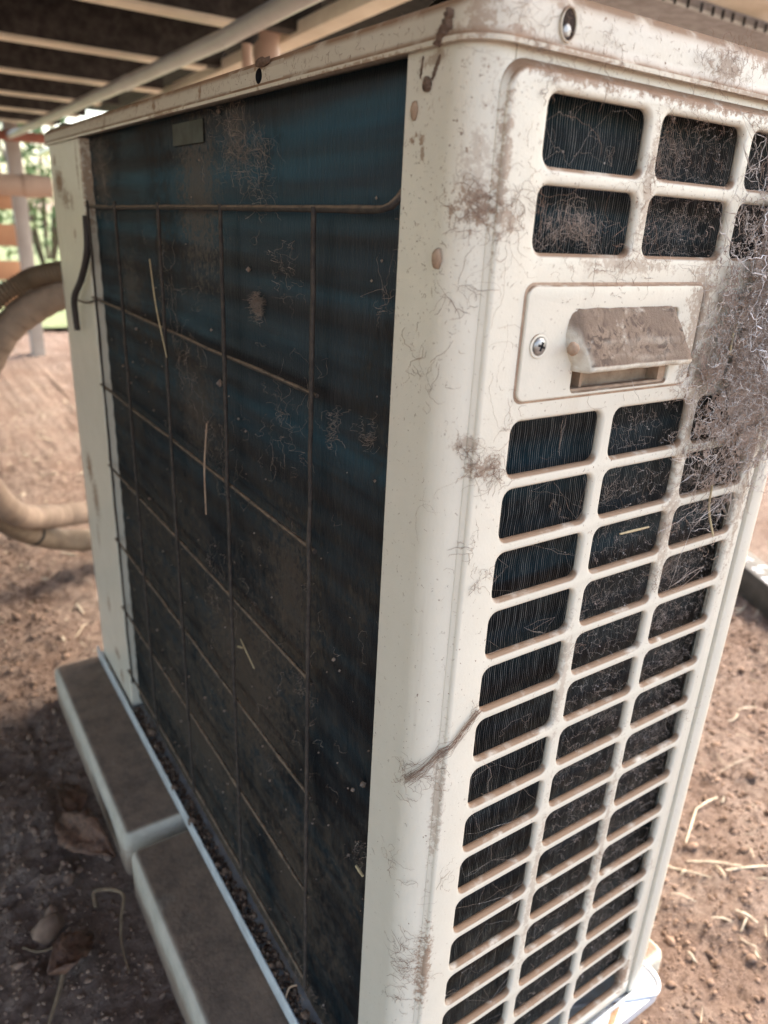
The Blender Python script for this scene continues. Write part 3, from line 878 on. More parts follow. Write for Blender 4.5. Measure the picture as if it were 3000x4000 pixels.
# ------------------------------------------------------------------ hoses behind the unit
M_CORR = simple('brown_conduit', (0.20, 0.145, 0.10), 0.6, c2=(0.14, 0.10, 0.07), scale=20)
M_WRAP = simple('beige_wrap', (0.33, 0.245, 0.19), 0.8, c2=(0.20, 0.145, 0.11), scale=14)
M_HOSE = simple('tan_hose', (0.25, 0.19, 0.135), 0.75, c2=(0.14, 0.10, 0.07), scale=18)
pc = spline([(0.10, 0.99, -0.160), (0.05, 1.06, -0.172), (0.0065, 1.1, -0.184), (-0.026, 1.12, -0.200), (-0.075, 1.13, -0.236), (-0.14, 1.14, -0.33), (-0.17, 1.16, -0.46), (-0.15, 1.20, -0.56)], 40)
pc2 = [Vector(p) for p in pc]
rs = [0.0150 * (1 + 0.13 * math.sin(i * 1.25)) for i in range(len(pc2))]
o = link('corrugated_conduit', tube(pc2, rs, 14), M_CORR)
tag(o, 'ribbed brown conduit looping out behind the unit', 'conduit')
pw = spline([(0.11, 1.0, -0.19), (0.06, 1.09, -0.205), (0.015, 1.13, -0.228), (-0.035, 1.15, -0.262), (-0.085, 1.16, -0.325), (-0.125, 1.17, -0.44), (-0.12, 1.20, -0.56), (-0.07, 1.28, -0.665), (0.0, 1.36, -0.715), (0.08, 1.40, -0.735), (0.25, 1.42, -0.75)], 24)
o = link('insulated_pipe', tube(pw, [0.0255 * (1 + .07 * noise.noise(p * 30) + .07 * ((i % 9) / 9)) for i, p in enumerate(pw)], 16), M_WRAP)
tag(o, 'thick beige wrapped pipe curving down behind the unit', 'pipe')
ph = spline([(-0.20, 1.15, -0.50), (-0.14, 1.22, -0.60), (-0.075, 1.32, -0.705), (-0.01, 1.40, -0.775), (0.06, 1.44, -0.815), (0.2, 1.46, -0.85)], 12)
o = link('tan_hose', tube(ph, [0.0255 * (1 + .08 * noise.noise(p * 40)) for p in ph], 16), M_HOSE)
tag(o, 'thick tan hose resting low behind the unit', 'hose')
link('tie_band', tube([ph[32], ph[33]], 0.0265, 16), M_BLACK, o)

# ------------------------------------------------------------------ dirt stuck to the casing
def blob_strip(path, w, seed, t=0.0012, axis_='x', n=26):
    """a thin irregular smear of mud along a path on a panel; axis_: panel normal"""
    V, Q = [], []
    P = spline(path, 18)
    m = 9
    for i, p in enumerate(P):
        u = i / (len(P) - 1)
        d = (P[min(i + 1, len(P) - 1)] - P[max(i - 1, 0)]).normalized()
        nrm = Vector((-1, 0, 0)) if axis_ == 'x' else Vector((0, -1, 0))
        s = d.cross(nrm)
        ww = w * (math.sin(math.pi * min(max(u, .03), .97)) ** .45) * (1 + .6 * noise.noise(Vector((u * 6, seed, 0))) + .5 * noise.noise(Vector((u * 23, seed, 4))))
        for k in range(m):
            a = k / (m - 1) * 2 - 1
            hgt = t * (1 - a * a) * (0.7 + 0.9 * abs(noise.noise(Vector((u * 9, k * .7, seed))))) - 0.0003
            V.append(p + s * (a * ww * (1 + .25 * noise.noise(Vector((u * 14, a * 2, seed + 5))))) + nrm * hgt)
    for i in range(len(P) - 1):
        for k in range(m - 1):
            Q.append((i * m + k, i * m + k + 1, (i + 1) * m + k + 1, (i + 1) * m + k))
    return mesh_from(V, Q, 'smear', smooth=True)
def mud(path, w, lab, seed, mat=M_MUD, t=0.0012, axis_='x', name='mud_smear'):
    o = link(name, blob_strip(path, w, seed, t, axis_), mat)
    tag(o, lab, 'mud')
LX = -0.0030
mud([(LX, 0.0155, 0.0125), (LX, 0.0185, 0.006), (LX, 0.0235, -0.0005)], 0.0030, 'brown mud tube on the lid above the near corner', 1, t=0.0035)
mud([(-.0002, 0.0255, -0.003), (-.0002, 0.0285, -0.008), (-.0002, 0.0305, -0.0125)], 0.0014, 'thin mud trail hanging from the lid edge near the corner', 2, t=0.001)
mud([(-.0002, 0.0385, -0.002), (-.0002, 0.0395, -0.0065), (-.0002, 0.0400, -0.011)], 0.0009, 'faint short mud trail beside the coil opening', 3, t=0.0008)
def thing_lump(name, c, r, seed, sq, mat, lab, cat, amp=.25):
    o = link(name, lump((0, 0, 0), r, seed, 2, amp, sq), mat); o.location = c
    tag(o, lab, cat)
thing_lump('mud_patch', (-0.0035, 0.207, 0.0150), 0.0048, 11, (.35, 2.3, .6), M_MUD, 'crumbly brown mud on the lid edge above the oval hole', 'mud', .55)
thing_lump('mud_ball', (-0.001, 0.0335, -0.0140), 0.0030, 1, (.6, 1, 1.1), M_MUD, 'dark mud ball below the trail on the corner panel', 'mud', .35)
thing_lump('cocoon', (-0.0006, 0.0430, -0.0242), 0.0036, 2, (.4, .75, 1.2), M_TAN, 'flat tan oval cocoon beside the top of the coil opening', 'cocoon', .12)
thing_lump('cocoon', (-0.0008, 0.0168, -0.0895), 0.0040, 4, (.5, .9, 1.25), M_TAN, 'tan cocoon stuck on the corner panel left of the handle', 'cocoon', .25)
thing_lump('cocoon', (0.0700, -0.0135, -0.1315), 0.0034, 6, (.9, 1, 1.1), M_TAN, 'round pinkish cocoon at the left end of the grip hood', 'cocoon', .12)
thing_lump('mud_patch', (0.006, 0.0040, 0.0085), 0.0042, 8, (.8, .8, 1.0), M_MUD, 'crumbly dark mud patch on the rounded lid corner', 'mud', .45)

# ------------------------------------------------------------------ strands: cobwebs, fibres, litter
def curl2(c, n, spread, L, curl, K=9, wob=0.5):
    """n curly 2-D strands round centre c -> (n,K,2)"""
    c = np.asarray(c, float)
    st = c + rng.normal(size=(n, 2)) * spread
    a = rng.uniform(0, 2 * np.pi, (n, 1)) + np.cumsum(rng.normal(0, wob, (n, K - 1)) + rng.normal(0, curl, (n, 1)), 1)
    step = (rng.uniform(.4, 1.3, (n, 1)) * L / (K - 1))
    d = np.stack([np.cos(a) * step, np.sin(a) * step], -1)
    return np.concatenate([st[:, None, :], st[:, None, :] + np.cumsum(d, 1)], 1)
def onS(P2, y0, lift):
    """(N,K,2) of (x,z) -> on the grille side, wrapping round the corner radius"""
    x, z = P2[..., 0], P2[..., 1]
    s = x - rc
    out = np.zeros(P2.shape[:2] + (3,))
    th = np.clip(-s / rc, 0, np.pi / 2)
    over = np.minimum(s + rc * np.pi / 2, 0)
    out[..., 0] = np.where(s >= 0, x, rc - (rc + lift) * np.sin(th))
    out[..., 1] = np.where(s >= 0, y0 - lift, rc - (rc + lift) * np.cos(th)) - over
    out[..., 1] = np.where(s >= -.003, -lift + y0 * np.clip((x - .0146) / .0044, 0, 1), out[..., 1])
    out[..., 2] = z
    return out
def loft(n, K, a, b): return np.abs(rng.normal(a, b, (n, 1))) + np.abs(rng.normal(0, b, (n, K)))

YG = -0.0048
SCALE = 0.55
parts = []
# (x, z, n, spread, length, curl) tangles on the casing
for x, z, n, sp, L, cu in [(0.009, -0.064, 46, .0055, .014, .3), (0.020, -0.070, 40, .006, .018, .25), (0.0133, -0.179, 18, .004, .010, .3), (0.0245, -0.193, 60, .0055, .016, .35), (0.032, -0.199, 34, .004, .012, .3),
                           (0.0189, -0.241, 16, .004, .012, .3), (0.0297, -0.261, 26, .004, .012, .35), (0.002, -0.397, 40, .006, .012, .35), (-0.004, -0.408, 34, .006, .012, .35), (0.0086, -0.550, 40, .007, .016, .3), (0.006, -0.572, 44, .007, .018, .3),
                           (0.004, -0.600, 18, .006, .014, .3), (-0.004, -0.607, 10, .004, .010, .3), (0.041, -0.012, 30, .006, .010, .4), (0.0274, -0.491, 14, .006, .014, .3), (-0.010, -0.480, 16, .006, .018, .35), (-0.022, -0.144, 10, .004, .026, .35), (-0.008, -0.144, 10, .006, .02, .3),
                           (0.003, -0.105, 20, .005, .014, .25), (0.035, -0.062, 22, .006, .018, .2), (0.112, -0.090, 40, .012, .016, .25), (0.078, -0.090, 16, .010, .014, .25), (0.125, -0.012, 24, .012, .012, .3), (0.16, -0.013, 24, .014, .014, .3), (0.21, -0.013, 24, .014, .014, .3),
                           (0.04, -0.172, 10, .004, .012, .2), (0.118, -0.045, 26, .004, .012, .3), (0.118, -0.075, 22, .005, .016, .2), (0.036, -0.353, 14, .002, .008, .3), (0.12, -0.335, 12, .003, .012, .3), (0.2, -0.30, 26, .005, .014, .3), (0.2, -0.262, 24, .005, .014, .3), (0.282, -0.45, 14, .004, .010, .3), (0.275, -0.62, 20, .006, .014, .3), (0.28, -0.76, 30, .008, .016, .25), (0.197, -0.56, 16, .003, .008, .3)]:
    n = int(n * .75)
    P2 = curl2((x, z), n, sp, L, cu * .7, 9, .38)
    parts.append(strands(onS(P2, YG, loft(n, P2.shape[1], .0006, .0009)), rng.uniform(.00010, .00024, n)))
# twisted rope of fibres trailing from the grille to the corner
n = 26; K = 12
t_ = np.linspace(0, 1, K)[None, :]
base = np.stack([0.0405 - 0.046 * t_ + 0 * t_, -0.354 - 0.052 * t_ ** 1.2], -1) + np.zeros((n, 1, 1))
base = base + rng.normal(0, .0012, (n, 1, 2)) + np.cumsum(rng.normal(0, .0005, (n, K, 2)), 1)
parts.append(strands(onS(base, YG, .0012 + np.abs(rng.normal(0, .001, (n, K)))), rng.uniform(.0001, .0003, n)))
# hairs matted on the dusty hood
n = 110; K = 7
q = curl2((0.125, 0.55), n, (.024, .28), .011, .3, K)
tt = np.clip((q[..., 1] - .55) / .029 * .9 + rng.uniform(0.05, 1, (n, 1)), 0.02, 1)
parts.append(strands(np.stack([np.clip(q[..., 0], .082, .160), -0.0074 - 0.0115 * tt ** .75, -0.1118 - .029 * tt], -1), rng.uniform(.00008, .00018, n)))
# long loose hairs
n = 34; K = 14
P2 = curl2((0.06, -0.10), n, (.05, .06), .03, .12, K, .25)
P2[..., 0] = np.abs(P2[..., 0] + .012) - .012
parts.append(strands(onS(P2, YG, loft(n, K, .0005, .0006)), rng.uniform(.00007, .00013, n)))
# tiny clinging fibres and crumbs all over; denser towards the top
n = 4200
cx = rng.uniform(-0.045, 0.30, n); cz = -np.abs(rng.exponential(.17, n)); keep_ = cz > -0.79
cx, cz = cx[keep_], cz[keep_]; n = len(cx)
P2 = curl2(np.stack([cx, cz], 1), n, 0, rng.choice([.0010, .002, .0045], (n, 1), p=[.6, .3, .1]), .4, 5, .5)
ctr = P2.mean(1)
inslot = np.zeros(n, bool)
for k in range(20):
    for x0, x1 in cols:
        inslot |= (ctr[:, 0] > x0 - .002) & (ctr[:, 0] < x1 + .002) & (ctr[:, 1] < slot_z(k) + .001) & (ctr[:, 1] > slot_z(k) - .031)
P2 = P2[~inslot]; n = len(P2)
parts.append(strands(onS(P2, YG, np.full((n, 5), .0003)), rng.uniform(.00007, .00020, n)))
# on the lid's near faces
n = 330
P2 = curl2(np.stack([rng.uniform(0.0, 0.31, n), rng.uniform(.001, .021, n)], 1), n, 0, .0045, .4, 5, .5)
A3 = np.stack([P2[..., 0], np.full(P2.shape[:2], -.0046), P2[..., 1]], -1)
parts.append(strands(A3, rng.uniform(.00007, .00018, n)))
n = 300
P2 = curl2(np.stack([rng.uniform(0.02, 0.7, n) , rng.uniform(.001, .014, n)], 1), n, 0, .005, .4, 5, .5)
A3 = np.stack([np.full(P2.shape[:2], -.0036), P2[..., 0], P2[..., 1]], -1)
parts.append(strands(A3, rng.uniform(.00008, .0002, n)))
for x, z, n, sp in ((0.16, 0.010, 46, .007), (0.175, 0.016, 26, .006), (0.03, 0.001, 20, .003), (0.08, 0.0, 16, .006), (0.02, 0.014, 14, .003)):
    P2 = curl2((x, z), n, sp, .012, .3)
    A3 = np.stack([P2[..., 0], -.0046 - loft(n, P2.shape[1], .0004, .0005), P2[..., 1]], -1)
    parts.append(strands(A3, rng.uniform(.0001, .0002, n)))
o = link('clinging_fibres', quads_mesh(*merge(parts)), M_FIBRE)
tag(o, 'brown hair, rootlets and crumbs clinging to the cream casing', 'fibres', kind='stuff')

# small clots in the threads
def specks(C, r):
    n = len(C)
    o = np.array([(1, 0, 0), (-1, 0, 0), (0, 1, 0), (0, -1, 0), (0, 0, 1), (0, 0, -1)], float)
    V = (C[:, None, :] + o[None] * r[:, None, None]).reshape(-1, 3)
    F = np.array([(0, 2, 1, 3), (0, 4, 1, 5), (2, 4, 3, 5)])
    return V, (F[None] + np.arange(n)[:, None, None] * 6).reshape(-1, 4)
# fibres and dust threads on the coil face
SCALE = 0.42
parts = []
n = 170
C3 = np.stack([np.full(n, .0095), rng.uniform(.06, .72, n), -.80 * rng.beta(1.4, 1.0, n)], 1)
parts.append(specks(C3, rng.gamma(1.6, .0004, n) + .0003))
for y, z, n, sp, L, cu in [(0.2425, -0.134, 90, .0035, .009, .5), (0.2425, -0.140, 60, .003, .008, .5), (0.2872, -0.022, 60, .014, .03, .2), (0.262, -0.036, 30, .008, .03, .1), (0.2313, -0.034, 26, .004, .03, .1), (0.2313, -0.06, 16, .004, .03, .1), (0.1961, -0.108, 22, .010, .02, .3), (0.128, -0.205, 24, .005, .018, .4), (0.0826, -0.196, 18, .005, .014, .4), (0.1964, -0.219, 26, .012, .03, .2), (0.4502, -0.135, 16, .02, .05, .1),
                           (0.4159, -0.209, 16, .02, .05, .1), (0.3276, -0.273, 16, .016, .04, .1), (0.3525, -0.416, 20, .016, .04, .2), (0.1594, -0.4255, 18, .010, .02, .3), (0.0709, -0.523, 12, .006, .014, .2), (0.1573, -0.776, 30, .02, .03, .2), (0.20, -0.79, 30, .03, .03, .2), (0.33, -0.79, 30, .05, .03, .2), (0.66, -0.06, 20, .03, .03, .2), (0.069, -0.118, 10, .006, .03, .1), (0.30, -0.55, 20, .10, .03, .3), (0.30, -0.30, 60, .15, .03, .3)]:
    P2 = curl2((y, z), n, sp, L, cu, 10)
    x_ = 0.0105 - loft(n, 10, .001, .0025)
    parts.append(strands(np.stack([x_, P2[..., 0], P2[..., 1]], -1), rng.uniform(.00010, .00026, n)))
o = link('coil_fluff', quads_mesh(*merge(parts)), M_WEBB)
tag(o, 'dusty threads and fluff caught on the blue coil', 'fluff', kind='stuff')

def lace(pts, kn, sag, K=5, jit=.0006):
    """net of threads between near neighbours; pts (N,3)"""
    d = np.linalg.norm(pts[:, None, :] - pts[None, :, :], axis=2) if len(pts) < 3000 else None
    np.fill_diagonal(d, 9)
    nb = np.argsort(d, 1)[:, :kn]
    a = np.repeat(np.arange(len(pts)), kn); b = nb.ravel()
    ok = a < b
    a, b = a[ok], b[ok]
    t = np.linspace(0, 1, K)[None, :, None]
    S = pts[a][:, None, :] * (1 - t) + pts[b][:, None, :] * t
    S = S + rng.normal(0, jit, S.shape) * np.sin(np.pi * t)
    S[..., 1] += sag * np.sin(np.pi * t[..., 0]) 
    return S
def dens(x, z):
    """thickness of the big web, 0..1 over (x, z)"""
    q = np.exp(-(((x - 0.262) / 0.070) ** 2 + ((z + 0.140) / 0.100) ** 2) * 1.0)
    return q
# the great dusty web over the right of the grille
SCALE = 0.8
parts, partsB, dots = [], [], []
n = 2600
x_ = rng.normal(0.250, .036, n); z_ = rng.normal(-0.140, .070, n)
ok = (x_ > .150) & (x_ < .318) & (z_ < -.02) & (z_ > -.34) & (rng.uniform(size=n) < dens(x_, z_) * 1.5)
x_, z_ = x_[ok], z_[ok]
y_ = YG - .0015 - .013 * dens(x_, z_) * rng.uniform(.4, 1.0, len(x_)) 
S = lace(np.stack([x_, y_, z_], 1), 4, 0.0)
m = rng.uniform(size=len(S)) < .65
parts.append(strands(S[m], rng.uniform(.00010, .00026, m.sum())))
partsB.append(strands(S[~m], rng.uniform(.00012, .00030, (~m).sum())))
# whitish thick net, upper right
n = 2700
x_ = rng.normal(0.252, .034, n); z_ = rng.normal(-0.115, .045, n)
y_ = YG - .010 - .010 * dens(x_, z_) * rng.uniform(.3, 1, n)
S = lace(np.stack([x_, y_, z_], 1), 4, 0.0, 5, .0005)
parts.append(strands(S, rng.gamma(1.6, .00007, len(S)) + .00008))
n = 620
x_ = rng.normal(0.268, .024, n); z_ = rng.normal(-0.088, .026, n)
y_ = YG - .012 - .008 * dens(x_, z_) * rng.uniform(.3, 1, n)
S = lace(np.stack([x_, y_, z_], 1), 4, 0.0, 5, .0007)
o = link('white_cobweb', quads_mesh(*strands(S, rng.gamma(1.8, .00009, len(S)) + .00012)), simple('white_web', (0.80, 0.78, 0.80), 0.7, c2=(0.62, 0.58, 0.57), scale=80))
tag(o, 'whitish net of cobweb above and right of the handle', 'cobweb', kind='stuff')
# felted underlayer: brown fuzz
n = 4200
cx = rng.normal(0.252, .034, n); cz = rng.normal(-0.15, .065, n)
ok = rng.uniform(size=n) < dens(cx, cz) * 1.3
ok &= (cx < .312) & (cz < -.02)
cx, cz = cx[ok], cz[ok]; n = len(cx)
P2 = curl2(np.stack([cx, cz], 1), n, 0, .013, .3, 6, .5)
yy = YG - .0008 - .011 * dens(P2[..., 0], P2[..., 1]) * rng.uniform(.15, 1.0, (n, 1))
partsB.append(strands(np.stack([P2[..., 0], yy, P2[..., 1]], -1), rng.uniform(.00010, .00026, n)))
SCALE = 0.52
# nets across the openings, thicker in the columns away from the corner and near the great web
for k in range(20):
    if k in (2, 3): continue
    zt = slot_z(k)
    for ci, (x0, x1) in enumerate(cols):
        w = (0.0, 0.55, 1.0)[ci] * (1.0 if k < 13 else 0.45)
        if k < 2: w = (0.10, 1.0, 1.0)[ci]
        n = int(190 * w) + (3 if k % 3 else 7)
        px = x0 + (x1 - x0) * (rng.beta(1.6, 1.0, n) if ci else rng.uniform(size=n)); pz = zt - .0292 * rng.beta(.9, .8, n)
        py = rng.uniform(-.001, .006, n)
        # some points on the rim so that the net hangs from it
        m = max(4, n // 4)
        e = rng.integers(0, 4, m); u = rng.uniform(size=m)
        ex = np.where(e == 0, x0, np.where(e == 1, x1, x0 + (x1 - x0) * u)); ez = np.where(e == 2, zt, np.where(e == 3, zt - .0292, zt - .0292 * u))
        pts = np.concatenate([np.stack([px, py, pz], 1), np.stack([ex, np.full(m, -.002), ez], 1)])
        S = lace(pts, 3, .0006, 5, .0005)
        q = rng.uniform(size=len(S)) < .2
        parts.append(strands(S[q], rng.uniform(.00006, .00014, q.sum())))
        partsB.append(strands(S[~q], rng.uniform(.00007, .00016, (~q).sum())))
        dots.append(pts[rng.uniform(size=len(pts)) < .5])
        # fuzz patches of dust
        nb = int(rng.uniform(30, 230) * w ** 1.5)
        if nb:
            c0 = (x0 + (x1 - x0) * rng.uniform(.3, 1), zt - .0292 * rng.uniform(.3, 1))
            P2 = curl2(c0, nb, (.014, .007), .010, .3, 6)
            P2[..., 0] = np.clip(P2[..., 0], x0, x1); P2[..., 1] = np.clip(P2[..., 1], zt - .0292, zt)
            yy = rng.uniform(.004, .013, (nb, 1)) + np.zeros((nb, 6))
            partsB.append(strands(np.stack([P2[..., 0], yy, P2[..., 1]], -1), rng.uniform(.00008, .00018, nb)))
# brown nest hanging in the second opening
P2 = curl2((0.075, -0.071), 230, (.012, .0035), .012, .35, 7)
P2[..., 1] -= 14 * (P2[..., 0] - .075) ** 2
parts_n = strands(np.stack([P2[..., 0], 0.004 + rng.uniform(-.003, .004, (230, 1)) + np.zeros((230, 7)), P2[..., 1]], -1), rng.uniform(.0001, .0002, 230))
partsB.append(parts_n)
DD = np.concatenate(dots)
parts.append(specks(DD, rng.gamma(1.5, .00010, len(DD)) + .00008))
o = link('cobweb', quads_mesh(*merge(parts)), M_WEB)
tag(o, 'pale cobweb threads spread across the side grille', 'cobweb', kind='stuff')
o = link('dusty_cobweb', quads_mesh(*merge(partsB)), M_WEBB)
tag(o, 'thick brown dusty cobweb matted over the right of the grille', 'cobweb', kind='stuff')

# felt sheet of the great web: a thin bulging skin with torn holes
nx_, nz_ = 240, 420
V, idx = [], {}
Q = []
for j in range(nz_ + 1):
    for i in range(nx_ + 1):
        x = 0.165 + 0.152 * i / nx_; z = -0.02 - 0.28 * j / nz_
        d = float(dens(x, z))
        V.append((x, YG - 0.0006 - 0.0085 * d + 0.0022 * d * noise.noise(Vector((x * 60, z * 60, 0))) + .001 * noise.noise(Vector((x * 220, z * 220, 3))), z))
holes = [(0.276, -0.168, .0055, .009), (0.213, -0.162, .003, .003), (0.247, -0.100, .006, .009), (0.287, -0.110, .004, .004), (0.283, -0.140, .002, .007), (0.222, -0.225, .004, .004)]
for j in range(nz_):
    for i in range(nx_):
        x = 0.165 + 0.152 * (i + .5) / nx_; z = -0.02 - 0.28 * (j + .5) / nz_
        d = float(dens(x, z)) + .42 * noise.noise(Vector((x * 75, z * 75, 8))) + .22 * noise.noise(Vector((x * 240, z * 240, 1)))
        d += .30 * noise.noise(Vector((x * 700, z * 700, 2)))
        if d < .54: continue
        if any(((x - a) / c_) ** 2 + ((z - b) / e) ** 2 < 1 for a, b, c_, e in holes): continue
        Q.append((j * (nx_ + 1) + i, j * (nx_ + 1) + i + 1, (j + 1) * (nx_ + 1) + i + 1, (j + 1) * (nx_ + 1) + i))
t = NT('web_felt')
colr = t.mix(t.ramp(t.noise(90, 7, 0.7), .35, .7), (0.24, 0.165, 0.125), (0.42, 0.325, 0.27))
t.set(Base_Color=colr, Roughness=1.0, Normal=t.bump(t.noise(420, 6, .75), .003, 1.0))
o = link('web_felt', mesh_from(V, Q, 'felt', smooth=True), t.m)
tag(o, 'felted brown web skin with torn holes at the right of the handle', 'cobweb', kind='stuff')

# straw caught here and there on the unit
def straw(a, b, r, lab, mat=M_STRAW, grp=None, bend=0.0, name='straw'):
    a, b = Vector(a), Vector(b)
    m = (a + b) / 2
    off = Vector((0, 0, bend)) if abs((b - a).normalized().z) < .8 else Vector((0, bend, 0))
    P = spline([a - m, off + (a - b) * 0.0, b - m], 5)
    o = link(name, tube(P, [r * (1 - .25 * abs(i / (len(P) - 1) * 2 - 1)) for i in range(len(P))], 6), mat)
    o.location = m
    tag(o, lab, 'straw', grp)
straw((0.002, 0.283, -0.447), (0.002, 0.252, -0.462), .0008, 'short yellow straw lying against the middle of the coil')
straw((0.002, 0.290, -0.459), (0.003, 0.281, -0.456), .0012, 'tiny straw scrap just left of the yellow straw')
straw((-0.009, 0.452, -0.118), (-0.009, 0.418, -0.205), .0008, 'long upright yellow straw caught behind the wire guard', bend=.006)
straw((-0.009, 0.318, -0.245), (-0.009, 0.330, -0.335), .0008, 'brown straw caught along the second upright wire', M_TAN, bend=.005)
straw((0.225, -.010, -0.118), (0.214, -.014, -0.142), .0009, 'yellow stalk leaning in the thick cobweb', bend=.002)
straw((0.236, -.009, -0.235), (0.247, -.012, -0.275), .0009, 'thin tan stalk hanging from the lower end of the thick cobweb', bend=.003)
straw((0.150, -.004, -0.257), (0.178, -.005, -0.257), .0009, 'pale straw lying on a bar in the middle column')
straw((-0.002, 0.062, -0.5235), (-0.002, 0.052, -0.5245), .0013, 'stub of yellow straw at the low right edge of the coil')
straw((0.0, 0.160, -0.772), (-0.004, 0.176, -0.806), .0010, 'brown stalk standing at the bottom of the coil', M_TAN, bend=.004)

# ------------------------------------------------------------------ litter on the ground
big = [((0.6211, 0.1336), (0.69, 0.165)), ((0.69, 0.165), (0.745, 0.165)), ((0.6195, 0.0866), (0.6081, 0.0633)), ((0.5414, 0.0384), (0.5578, 0.0197)), ((0.5625, 0.0082), (0.585, 0.014)),
       ((0.575, 0.0269), (0.587, 0.0019)), ((1.0153, 0.4137), (1.0569, 0.4008)), ((0.9888, 0.2837), (1.03, 0.27)), ((0.62, 0.07), (0.70, 0.03)), ((0.60, 0.115), (0.64, 0.06))]
labs = ['longest bleached straw in front of the foot on the right', 'bleached straw joined end to end with the longest one', 'short fat straw below the longest bleached one', 'short straw near the bottom right of the soil', 'white straw stub at the lower right edge', 'straw leaning upright at the right edge',
        'pale straw out by the dark beam', 'pale straw at the right edge below the dark beam', 'thin straw running to the right of the short fat one', 'thin straw crossing below the longest bleached one']
for (a, b), lab in zip(big, labs):
    z1, z2 = gheight(*a) + .004, gheight(*b) + .005
    straw((*a, z1), (*b, z2), random.uniform(.0012, .0019), lab, M_STRAWP, 'bleached straws on the soil', bend=.003)
SCALE = 1.0
n = 1500
K = 4
px = np.concatenate([rng.uniform(.35, 1.9, 850), rng.uniform(-.6, .4, 650)]); py = np.concatenate([rng.uniform(-.35, 1.6, 850), rng.uniform(1.0, 3.6, 650)])
a = rng.uniform(0, 2 * np.pi, n); L = rng.gamma(1.6, .010, n) + .003
t_ = np.linspace(-.5, .5, K)[None, :]
X = px[:, None] + np.cos(a)[:, None] * L[:, None] * t_; Y = py[:, None] + np.sin(a)[:, None] * L[:, None] * t_ + (t_ ** 2 - .1) * L[:, None] * rng.normal(0, .4, (n, 1))
Z = np.array([[gheight(X[i, k], Y[i, k]) for k in range(K)] for i in range(n)]) + .003 + rng.uniform(0, .004, (n, 1))
o = link('straw_litter', quads_mesh(*strands(np.stack([X, Y, Z], -1), rng.gamma(2, .00045, n) + .0003, 4)), M_STRAWP)
tag(o, 'scattered chopped straw and stems on the soil', 'straw', kind='stuff')
# clods and pebbles
n = 42000
px = np.concatenate([rng.uniform(.33, 1.5, 22000), rng.uniform(-.65, -.02, 20000)]); py = np.concatenate([rng.uniform(-.25, 1.0, 22000), rng.uniform(.1, 2.0, 20000)])
ok = ~((px > -.09) & (px < .42) & (py > 0) & (py < .96))
px, py = px[ok], py[ok]; n = len(px)
bm = bmesh.new(); bmesh.ops.create_icosphere(bm, subdivisions=1, radius=1); ico = np.array([v.co[:] for v in bm.verts]); icf = np.array([[v.index for v in f.verts] for f in bm.faces]); bm.free()
r = rng.gamma(1.0, .0012, n) + .0009
pz = np.array([gheight(x, y) for x, y in zip(px, py)])
V = ico[None] * (r[:, None, None] * rng.uniform(.45, 1.4, (n, len(ico), 1))) * rng.uniform(.6, 1.3, (n, 1, 3)) * (1, 1, .7)
V = V + np.stack([px, py, pz + r * .12], 1)[:, None, :]
F = (icf[None] + np.arange(n)[:, None, None] * len(ico)).reshape(-1, 3)
M_CLOD = simple('soil_clod', (0.26, 0.175, 0.13), 0.95, c2=(0.11, 0.066, 0.046), scale=18)
o = link('soil_crumbs', quads_mesh(V.reshape(-1, 3), F, smooth=False, tri=True), M_CLOD)
tag(o, 'loose crumbs and clods of red soil', 'soil', kind='stuff')
# debris lying in the base pan under the coil
n = 1500
yy = rng.uniform(.06, .72, n)
P3 = np.stack([rng.uniform(-.003, .010, n), yy, -0.817 + rng.uniform(0, .010, n)], 1)
r = rng.gamma(1.3, .0008, n) + .0005
V = ico[None] * (r[:, None, None] * rng.uniform(.6, 1.3, (n, len(ico), 1))) + P3[:, None, :]
F = (icf[None] + np.arange(n)[:, None, None] * len(ico)).reshape(-1, 3)
o = link('pan_debris', quads_mesh(V.reshape(-1, 3), F, tri=True), M_MUD)
tag(o, 'brown crumbs of debris lying in the base tray below the coil', 'debris', kind='stuff')

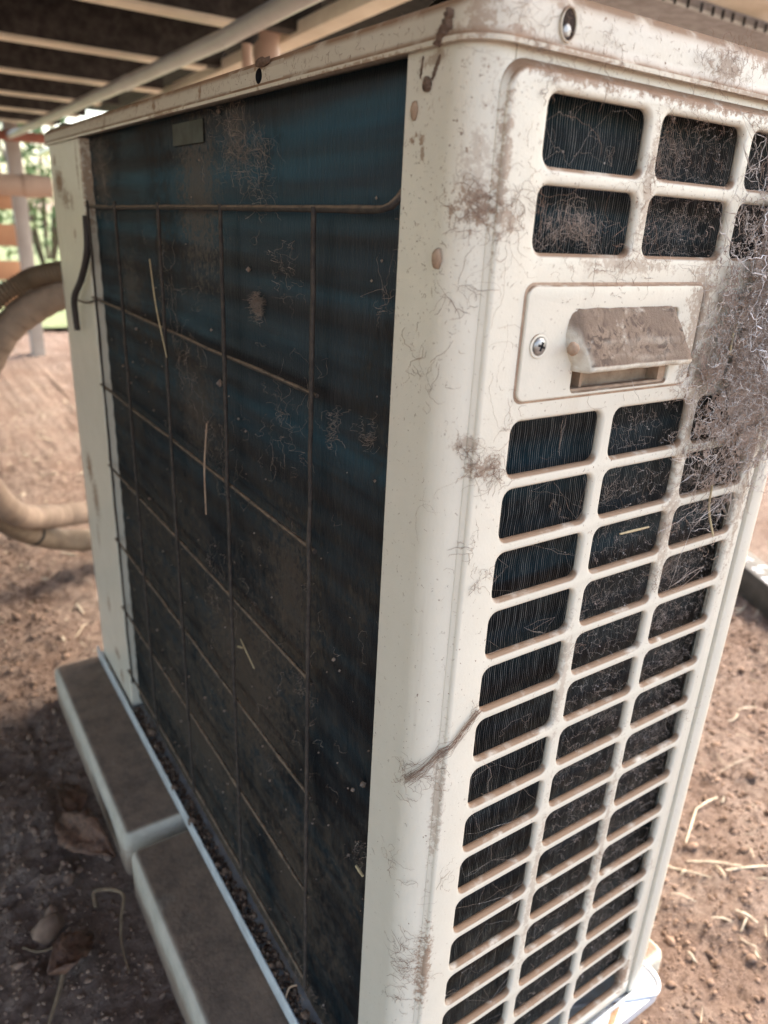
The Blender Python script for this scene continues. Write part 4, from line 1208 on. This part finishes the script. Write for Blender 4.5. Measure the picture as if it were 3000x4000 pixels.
# dead leaves by the slabs
def leaf(c, L, w, rot, lab, seed):
    n, m = 12, 7
    V, Q = [], []
    for i in range(n + 1):
        u = i / n
        ww = w * math.sin(math.pi * min(.98, max(.02, u)) ** .8) * (1 + .25 * noise.noise(Vector((u * 14, seed, 2))))
        for k in range(m):
            a = k / (m - 1) * 2 - 1
            V.append(((u - .5) * L, a * ww, .35 * ww * a * a + .012 * math.sin(u * 3) + (.010 * noise.noise(Vector((u * 7, a * 2.5, seed))) + .004 * noise.noise(Vector((u * 20, a * 6, seed))))))
    for i in range(n):
        for k in range(m - 1):
            Q.append((i * m + k, i * m + k + 1, (i + 1) * m + k + 1, (i + 1) * m + k))
    o = link('dead_leaf', mesh_from(V, Q, 'leaf', smooth=True), M_LEAF)
    o.location = c; o.rotation_euler = rot
    mo = o.modifiers.new('thick', 'SOLIDIFY'); mo.thickness = .0006
    tag(o, lab, 'leaf', 'dead leaves beside the slabs')
leaf((-0.113, 0.57, GZ + .016), .11, .026, (.5, .1, -1.1), 'curled brown dead leaf beside the joint of the slabs', 1)
leaf((-0.125, 0.64, GZ + .020), .075, .022, (-.5, .3, -1.7), 'small brown dead leaf just beyond the curled one', 2)
leaf((-0.17, 0.40, GZ + .014), .07, .020, (.3, .3, .6), 'tan dead leaf on the dark soil beside the near slab', 3)
def twig(pts, r, lab):
    P = spline([(x - pts[0][0], y - pts[0][1], gheight(x, y) + dz - gheight(*pts[0][:2])) for x, y, dz in pts], 7)
    o = link('twig', tube(P, [r * (1.1 - .7 * i / (len(P) - 1)) * (1 + .2 * noise.noise(p * 120)) for i, p in enumerate(P)], 7), simple('root_bark', (0.24, 0.17, 0.11), 0.85, c2=(0.12, 0.08, 0.05), scale=90))
    o.location = (pts[0][0], pts[0][1], gheight(*pts[0][:2]))
    tag(o, lab, 'twig')
twig([(-0.129, 0.462, .006), (-0.124, 0.480, .014), (-0.097, 0.456, .018), (-0.108, 0.420, .014), (-0.115, 0.394, .008), (-0.117, 0.356, .004)], .0026, 'hooked pale twig on the dark soil beside the near slab')
twig([(-0.165, 0.425, .004), (-0.174, 0.405, .012), (-0.187, 0.370, .010), (-0.207, 0.335, .006)], .0042, 'thick brown root in the bottom left corner')
twig([(-0.215, 0.45, .004), (-0.195, 0.430, .010), (-0.150, 0.424, .006)], .0018, 'thin twig crossing above the thick root')
thing_lump('soil_clod', (-0.185, 0.455, GZ + .010), 0.017, 21, (1, 1, .7), M_CLOD, 'largest pale clod on the dark soil at lower left', 'soil', .5)
thing_lump('soil_clod', (-0.150, 0.52, GZ + .006), 0.010, 23, (1, 1, .7), M_CLOD, 'small clod on the soil just left of the slab joint', 'soil', .5)
